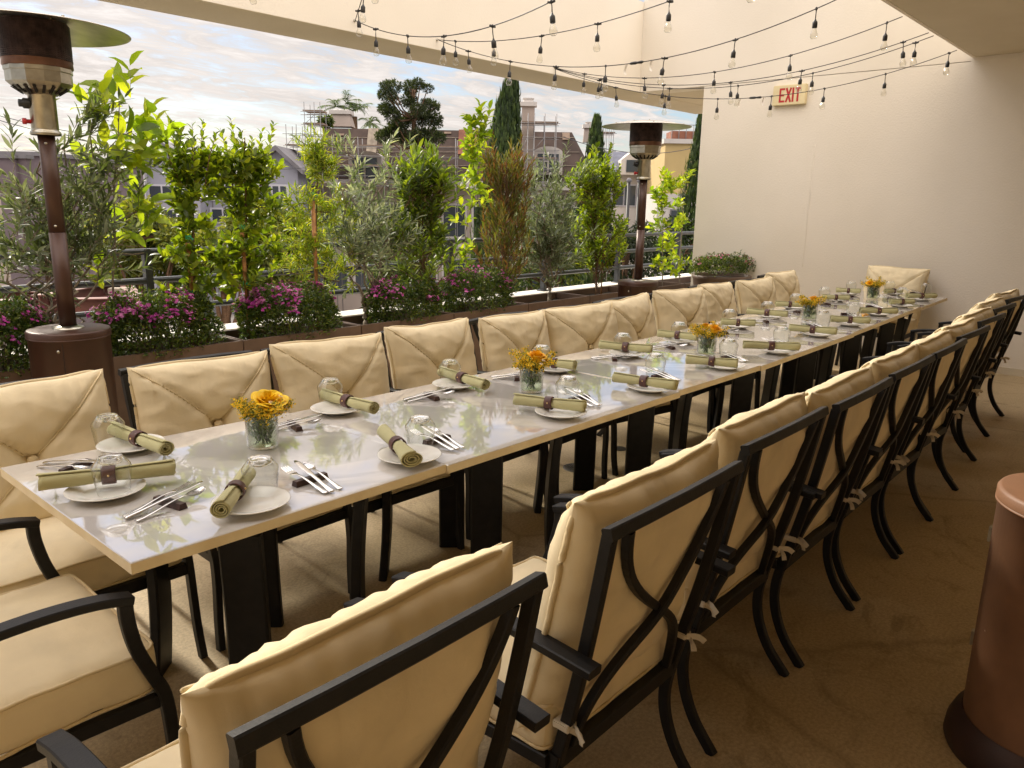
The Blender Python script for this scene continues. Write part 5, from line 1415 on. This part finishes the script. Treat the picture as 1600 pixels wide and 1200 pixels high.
def cypress(label, D, ctr, prof, seed, n=5200, size=.42):
    """prof: list of (py, left px, right px)"""
    rn = random.Random(seed); u0, _ = uz(ctr, 300, D); t = frame_thing('cypress_tree', label, 'tree', u0, D); tr, lv = MB(), Leaves()
    P_ = [(uz(ctr, y, D)[1]-GZ, uz(l, y, D)[0]-u0, uz(r, y, D)[0]-u0) for y, l, r in prof]; P_.sort()
    tr.tube([(0,0,0),(0,0,P_[-1][0]*.9)], .25, 7, scales=[1,.3])
    zmax = P_[-1][0]; zmin = .4
    for k in range(n):
        z = zmin+(zmax-zmin)*rn.random()**.9
        for a, c in zip(P_, P_[1:]):
            if a[0] <= z <= c[0]: f = (z-a[0])/(c[0]-a[0]+1e-6); l, r = a[1]+(c[1]-a[1])*f, a[2]+(c[2]-a[2])*f; break
        else: l, r = P_[0][1], P_[0][2]
        th = rn.uniform(0, 2*PI); m_ = (l+r)/2; hw = (r-l)/2; q = rn.random()**.35
        q *= 1+.12*vnoise(math.cos(th)*2+seed, math.sin(th)*2, z*.9)
        p = Vector((m_+hw*q*math.cos(th), hw*q*math.sin(th), z)); d = unit(Vector((math.cos(th)*.22+rn.gauss(0,.1), math.sin(th)*.22+rn.gauss(0,.1), 1)))
        col = rn.choice(CYP); g = rn.uniform(.7,1.35)
        lv.add(p, d, (math.cos(th), math.sin(th), .1), size*rn.uniform(.7,1.3), size*.26, tuple(x*g for x in col))
    tr.build('trunk', 'bark_brown', t); lv.build('crown', 'leaf_far', t)
cypress('tall dark cypress rising left of the big chimney', 32, 793, [(127,797,804),(140,789,809),(170,777,811),(205,769,812),(240,765,813),(300,752,814),(360,740,816),(440,726,818),(520,720,820)], 71, 7600, .40)
cypress('smaller cypress peeking above the grey olive and far ficus', 42, 930, [(189,930,936),(210,922,940),(240,916,944),(270,908,950),(330,898,956),(400,890,960)], 72, 4200, .40)
cypress('dark cypress half hidden by the end wall edge', 27, 1098, [(180,1094,1100),(230,1083,1112),(280,1068,1122),(330,1060,1128),(400,1058,1130),(460,1060,1130)], 73, 5200, .30)
def broad(name, label, D, px, py_top, py_bot, half_px, pal, seed, n=2600, size=.16, flat=.9, cat='tree', trunk=True):
    rn = random.Random(seed); u0, zt_ = uz(px, py_top, D); zt_ -= GZ; zb = uz(px, py_bot, D)[1]-GZ; R = half_px/CAM_F*D
    t = frame_thing(name, label, cat, u0, D); tr, lv = MB(), Leaves(); zc = (zt_+zb)/2; H = (zt_-zb)/2
    main = limb(rn, tr, (0,0,0), (0,0,zc), .16, .07, .03, 6)
    cl = []
    for k in range(16):
        d = unit(Vector((rn.gauss(0,1), rn.gauss(0,1), rn.gauss(.1,.8)))); c = Vector((d.x*R*.68, d.y*R*.68, zc+d.z*H*.66)); cl.append((c, R*rn.uniform(.28,.46))); limb(rn, tr, main[rn.randint(3,6)], c, .05, .015, .06, 4)
    for k in range(n):
        c, r = rn.choice(cl); d = unit(Vector((rn.gauss(0,1), rn.gauss(0,1), rn.gauss(0,1)))); p = c+Vector((d.x, d.y, d.z*flat))*r*rn.random()**.45
        col = rn.choice(pal); g = rn.uniform(.65,1.35)
        lv.add(p, unit(d+Vector((rn.gauss(0,.7), rn.gauss(0,.7), rn.gauss(-.2,.6)))), (rn.gauss(0,1), rn.gauss(0,1), 1), size*rn.uniform(.7,1.3), size*.42, tuple(x*g for x in col))
    tr.build('trunk', 'bark_brown', t); lv.build('crown', 'leaf_far', t); return t
broad('street_tree', 'yellow green street tree seen between the olive and the first ficus', 17, 215, 316, 430, 84, STR, 81, 9000, .15)
broad('street_tree', 'yellow green street tree behind the second ficus and the podocarpus', 16, 440, 316, 470, 92, STR, 82, 10000, .14)
broad('street_tree', 'yellow green street tree, the one seen between the two ficus columns', 15, 342, 322, 450, 58, STR, 91, 7000, .13)
broad('street_tree', 'olive green street tree low behind the first ficus', 19, 285, 335, 455, 66, STR[:3]+BSH[:2], 92, 7000, .14)
broad('street_tree', 'darker street tree low behind the left olive trunk', 20, 60, 330, 420, 85, BSH, 83, 3600, .16)
broad('street_tree', 'green tree crown among the scaffolding, left of the mansard roof', 47, 470, 240, 300, 26, BSH, 84, 2200, .30)
broad('street_tree', 'dark green tree low behind the far heater', 24, 985, 322, 470, 48, DRK, 85, 3600, .16)
broad('street_tree', 'dark tree low behind the citrus saplings by the wall', 26, 1075, 320, 470, 60, DRK+BSH[:1], 86, 3600, .17)
broad('street_tree', 'bushy green tree low behind the silver olive', 22, 625, 322, 470, 80, BSH+STR[:1], 87, 5200, .15)
broad('street_tree', 'bushy green tree low behind the hopbush and grey olive', 20, 845, 305, 470, 78, BSH+STR[:1], 88, 4200, .15)
broad('garden_hedge', 'dark rounded hedge along the street at far left', 58, 165, 398, 428, 60, DRK+BSH[:1], 89, 3000, .30, cat='hedge')
broad('rooftop_shrub', 'round green shrub left of the roof chimney', 49, 509, 181, 197, 9, BSH, 90, 700, .26, cat='shrub')
def palm():
    D = 56; rn = random.Random(66); u0, z = uz(553, 175, D); z -= GZ; t = frame_thing('palm_tree', 'palm crown showing behind the roof chimney', 'tree', u0, D); tr, lv = MB(), Leaves()
    tr.tube([(0,0,0),(0,0,z-.3)], .22, 7)
    for (ox, oz, n) in ((-1.2,.6,16),(.3,.5,18),(1.1,-.4,14),(-.5,.9,12)):
        for k in range(n):
            a = rn.uniform(0, 2*PI); el = rn.uniform(-.1,1.3); c = Vector((ox,0,z+oz-.3)); Lf = rn.uniform(.9,1.4); prev = c
            for j in range(9):
                f = (j+1)/9; p = c+Vector((math.cos(a)*math.cos(el)*Lf*f, math.sin(a)*math.cos(el)*Lf*f, math.sin(el)*Lf*f-.55*f*f)); d = unit(p-prev); s = unit(d.cross(Vector((0,0,1))))
                for sg_ in (-1,1): lv.add(prev, unit(d*.8+s*sg_*.6-Vector((0,0,.2))), (0,0,1), .42, .07, (.05*rn.uniform(.7,1.2),.075,.02))
                prev = p
    tr.build('trunk', 'bark_brown', t); lv.build('crown', 'leaf_far', t)
palm()

# ---- street level bits
def car(u, D, turn, label, paint='car_white'):
    t = frame_thing('parked_car', label, 'car', u, D, GZ, turn)
    prof = [(-2.1,.35),(-2.15,.75),(-1.9,.95),(-1.35,1.0),(-.75,1.42),(.55,1.45),(1.25,1.02),(2.0,.88),(2.15,.6),(2.1,.35)]
    q = MB(); n = len(prof)
    for y in (-.85,.85): pass
    vs = [(x,-.86 if z < 1.05 else -.68,z) for x, z in prof]+[(x,.86 if z < 1.05 else .68,z) for x, z in prof]
    q.add(vs, [tuple(range(n)), tuple(range(2*n-1,n-1,-1))]+[(i, i+n, (i+1) % n+n, (i+1) % n) for i in range(n)], 0, False); q.build('body', paint, t)
    q = MB()
    for s in (-1,1): q.add([(-1.2,s*.80,1.03),(1.1,s*.80,1.05),(.55,s*.70,1.38),(-.72,s*.70,1.36)], [(0,1,2,3)], 0, False)
    q.build('window', 'dark_window', t)
    for x in (-1.3,1.35):
        for s in (-.82,.82):
            q = MB(); q.lathe([(.0005,-.11),(.32,-.11),(.34,-.08),(.34,.08),(.32,.11),(.0005,.11)], 16, mtx=Matrix.Translation((x,s,.34)) @ Matrix.Rotation(PI/2, 4, 'X')); q.build('wheel', 'tyre', t)
u, _ = uz(225, 407, 76); car(u, 76, .5, 'white car parked on the street beyond the railing')
u, _ = uz(120, 402, 80); car(u, 80, .2, 'pale car half hidden by the hedge at far left')
u, z = uz(185, 420, 66); t = frame_thing('street_banner', 'dark banner with pale streaks and an orange square by the street', 'banner', u, 66, GZ)
fbox(t, 'panel', 'banner_dark', -2.3, 2.3, 0, .15, .1, 1.6); fbox(t, 'pale_streak', 'banner_pale', -2.0, .6, -.02, -.001, .55, .85); fbox(t, 'pale_streak', 'banner_pale', -1.2, .9, -.02, -.001, 1.05, 1.25); fbox(t, 'orange_square', 'orange_paint', 1.15, 1.95, -.03, -.001, .65, 1.4)
u, z = uz(30, 412, 40); t = frame_thing('patio_umbrella', 'white market umbrella at street level, far left', 'umbrella', u, 40, GZ)
q = MB(); q.lathe([(1.9,3.2),(1.0,3.6),(.05,4.05),(.0005,4.1)], 8, smooth=False); q.build('canopy', 'umbrella_cloth', t); q = MB(); q.tube([(0,0,0),(0,0,4.0)], .04, 8); q.build('pole', 'roof_grey', t)
# red steel roof frame on the neighbouring roof
def beam(a, c, label, size=.22):
    p0, p1 = at_d(*a), at_d(*c); t = thing('steel_beam', label, 'beam', tuple(p0), 0, 'red steel beams beyond the parapet'); d = p1-p0
    q = MB(); q.bar([(0,0,0), d], size, .02); q.bar([(0,0,-size), d-Vector((0,0,size))], size, .02); q.build('flange', 'steel_red', t)
    q = MB(); q.bar([(0,0,-size/2), d-Vector((0,0,size/2))], .02, size-.022); q.build('web', 'steel_red', t)
beam((-30,452,13), (150,462,15), 'red steel beam running level behind the left olive trunk', .30)
beam((-30,470,11), (175,466,12), 'nearer red steel beam just above the parapet at left')
beam((60,462,11), (190,440,17), 'red steel beam slanting up to the right behind the heater pole')
beam((190,440,17), (222,470,11), 'short red steel beam slanting down at the right end of the frame')
beam((130,432,18), (200,438,17.5), 'farthest red steel beam, under the middle rail')
u, z = uz(186, 455, 14); t = frame_thing('timber_block', 'small pale timber block lying on the red steel beams', 'block', u, 14, uz(186,455,14)[1]-.05); q = MB(); q.bbox((-.16,-.1,0),(.16,.1,.11), .01); q.build('block', 'batten_tan', t)
# overhead wires
for i, ((xa, ya), (xb, yb)) in enumerate((((-40,170),(330,215)),((-40,176),(330,232)),((100,210),(480,262)),((880,214),(1100,226)))):
    a, c = at_d(xa, ya, 30), at_d(xb, yb, 40); q = MB(); q.tube([a.lerp(c, k/10)-Vector((0,0,.5*4*(k/10)*(1-k/10))) for k in range(11)], .014, 4)
    tag(q.build('overhead_wire', 'wire'), ['highest overhead wire crossing the sky at left', 'second overhead wire crossing the sky at left', 'lowest overhead wire, over the grey apartment roof', 'overhead wire behind the far heater dome'][i], 'wire', 'overhead wires')

# ================================================================== LIGHT
SUN_EL, SUN_AZ = math.radians(33), math.radians(4)      # azimuth from +Y towards +X
sdir = Vector((math.sin(SUN_AZ)*math.cos(SUN_EL), math.cos(SUN_AZ)*math.cos(SUN_EL), math.sin(SUN_EL)))
sun_d = bpy.data.lights.new('sun', 'SUN'); sun = bpy.data.objects.new('sun', sun_d); COL.objects.link(sun)
sun_d.energy = 4.6; sun_d.angle = math.radians(6); sun_d.color = (1, .92, .78)
sun.rotation_euler = sdir.to_track_quat('Z', 'Y').to_euler()
W = bpy.data.worlds.new('World'); SC.world = W; W.use_nodes = True; nt = W.node_tree
bg = nt.nodes['Background']; bg.inputs['Strength'].default_value = .15
sky = nt.nodes.new('ShaderNodeTexSky'); sky.sky_type = 'NISHITA'; sky.sun_disc = False; sky.sun_elevation = SUN_EL; sky.sun_rotation = SUN_AZ
sky.air_density = 1.3; sky.dust_density = .8; sky.ozone_density = 1.5
tc = nt.nodes.new('ShaderNodeTexCoord'); sx = nt.nodes.new('ShaderNodeSeparateXYZ'); nt.links.new(tc.outputs['Generated'], sx.inputs[0])
def math_(op, a, b=None, clamp=False):
    n = nt.nodes.new('ShaderNodeMath'); n.operation = op; n.use_clamp = clamp
    for i, x in enumerate((a, b)):
        if x is None: continue
        if isinstance(x, (int, float)): n.inputs[i].default_value = x
        else: nt.links.new(x, n.inputs[i])
    return n.outputs[0]
zz = math_('ADD', math_('MAXIMUM', sx.outputs[2], 0), .10)
cx_ = math_('DIVIDE', sx.outputs[0], zz); cy_ = math_('DIVIDE', sx.outputs[1], zz)
cb = nt.nodes.new('ShaderNodeCombineXYZ'); nt.links.new(cx_, cb.inputs[0]); nt.links.new(cy_, cb.inputs[1])
mp = nt.nodes.new('ShaderNodeMapping'); mp.inputs['Rotation'].default_value = (0,0,math.radians(35)); mp.inputs['Scale'].default_value = (1.0,1.7,1); nt.links.new(cb.outputs[0], mp.inputs[0])
def wn(scale, det, dist, rough):
    n = nt.nodes.new('ShaderNodeTexNoise'); n.inputs['Scale'].default_value = scale; n.inputs['Detail'].default_value = det; n.inputs['Distortion'].default_value = dist; n.inputs['Roughness'].default_value = rough
    nt.links.new(mp.outputs[0], n.inputs['Vector']); return n.outputs['Fac']
na = wn(.55, 6, .3, .55); nb = wn(3.4, 10, .5, .68)
cl = math_('ADD', math_('MULTIPLY', na, .5), math_('MULTIPLY', nb, .5))
ramp = nt.nodes.new('ShaderNodeValToRGB'); ramp.color_ramp.elements[0].position = .405; ramp.color_ramp.elements[1].position = .525
nt.links.new(cl, ramp.inputs['Fac'])
# clouds brighten towards the sun
vm = nt.nodes.new('ShaderNodeVectorMath'); vm.operation = 'DOT_PRODUCT'; nt.links.new(tc.outputs['Generated'], vm.inputs[0]); vm.inputs[1].default_value = tuple(sdir)
aur = math_('POWER', math_('MAXIMUM', vm.outputs['Value'], 0), 9.0)
hi = nt.nodes.new('ShaderNodeMapRange'); hi.interpolation_type = 'SMOOTHSTEP'
hi.inputs['From Min'].default_value = .30; hi.inputs['From Max'].default_value = .72; hi.inputs['To Min'].default_value = 0; hi.inputs['To Max'].default_value = 1
nt.links.new(sx.outputs[2], hi.inputs['Value'])
gain = math_('ADD', math_('ADD', math_('MULTIPLY', aur, .8), 4.4), math_('MULTIPLY', hi.outputs['Result'], 17.0))
tex = math_('ADD', math_('MULTIPLY', nb, 1.3), .38)
gain = math_('MULTIPLY', gain, tex)
cc = nt.nodes.new('ShaderNodeMix'); cc.data_type = 'RGBA'; cc.blend_type = 'MIX'
cc.inputs['A'].default_value = (1,.87,.79,1); cc.inputs['B'].default_value = (1,.95,.91,1); nt.links.new(nb, cc.inputs['Factor'])
vs_ = nt.nodes.new('ShaderNodeVectorMath'); vs_.operation = 'SCALE'; nt.links.new(cc.outputs['Result'], vs_.inputs[0]); nt.links.new(gain, vs_.inputs['Scale'])
mx = nt.nodes.new('ShaderNodeMix'); mx.data_type = 'RGBA'; nt.links.new(math_('MULTIPLY', ramp.outputs['Color'], .97), mx.inputs['Factor'])
bl = nt.nodes.new('ShaderNodeMix'); bl.data_type = 'RGBA'; bl.blend_type = 'MULTIPLY'; bl.inputs['Factor'].default_value = 1; bl.inputs['B'].default_value = (.60,.64,.78,1)
nt.links.new(sky.outputs['Color'], bl.inputs['A']); nt.links.new(bl.outputs['Result'], mx.inputs['A']); nt.links.new(vs_.outputs['Vector'], mx.inputs['B'])
nt.links.new(mx.outputs['Result'], bg.inputs['Color'])

SC.view_settings.view_transform = 'Standard'; SC.view_settings.look = 'None'; SC.view_settings.gamma = 1; SC.view_settings.exposure = 0.26
SC.render.engine = 'CYCLES'
cy = SC.cycles
cy.max_bounces = 14; cy.diffuse_bounces = 6; cy.glossy_bounces = 6; cy.transmission_bounces = 10; cy.transparent_max_bounces = 24
cy.use_denoising = True; cy.sample_clamp_indirect = 8
try: cy.denoiser = 'OPENIMAGEDENOISE'
except Exception: pass
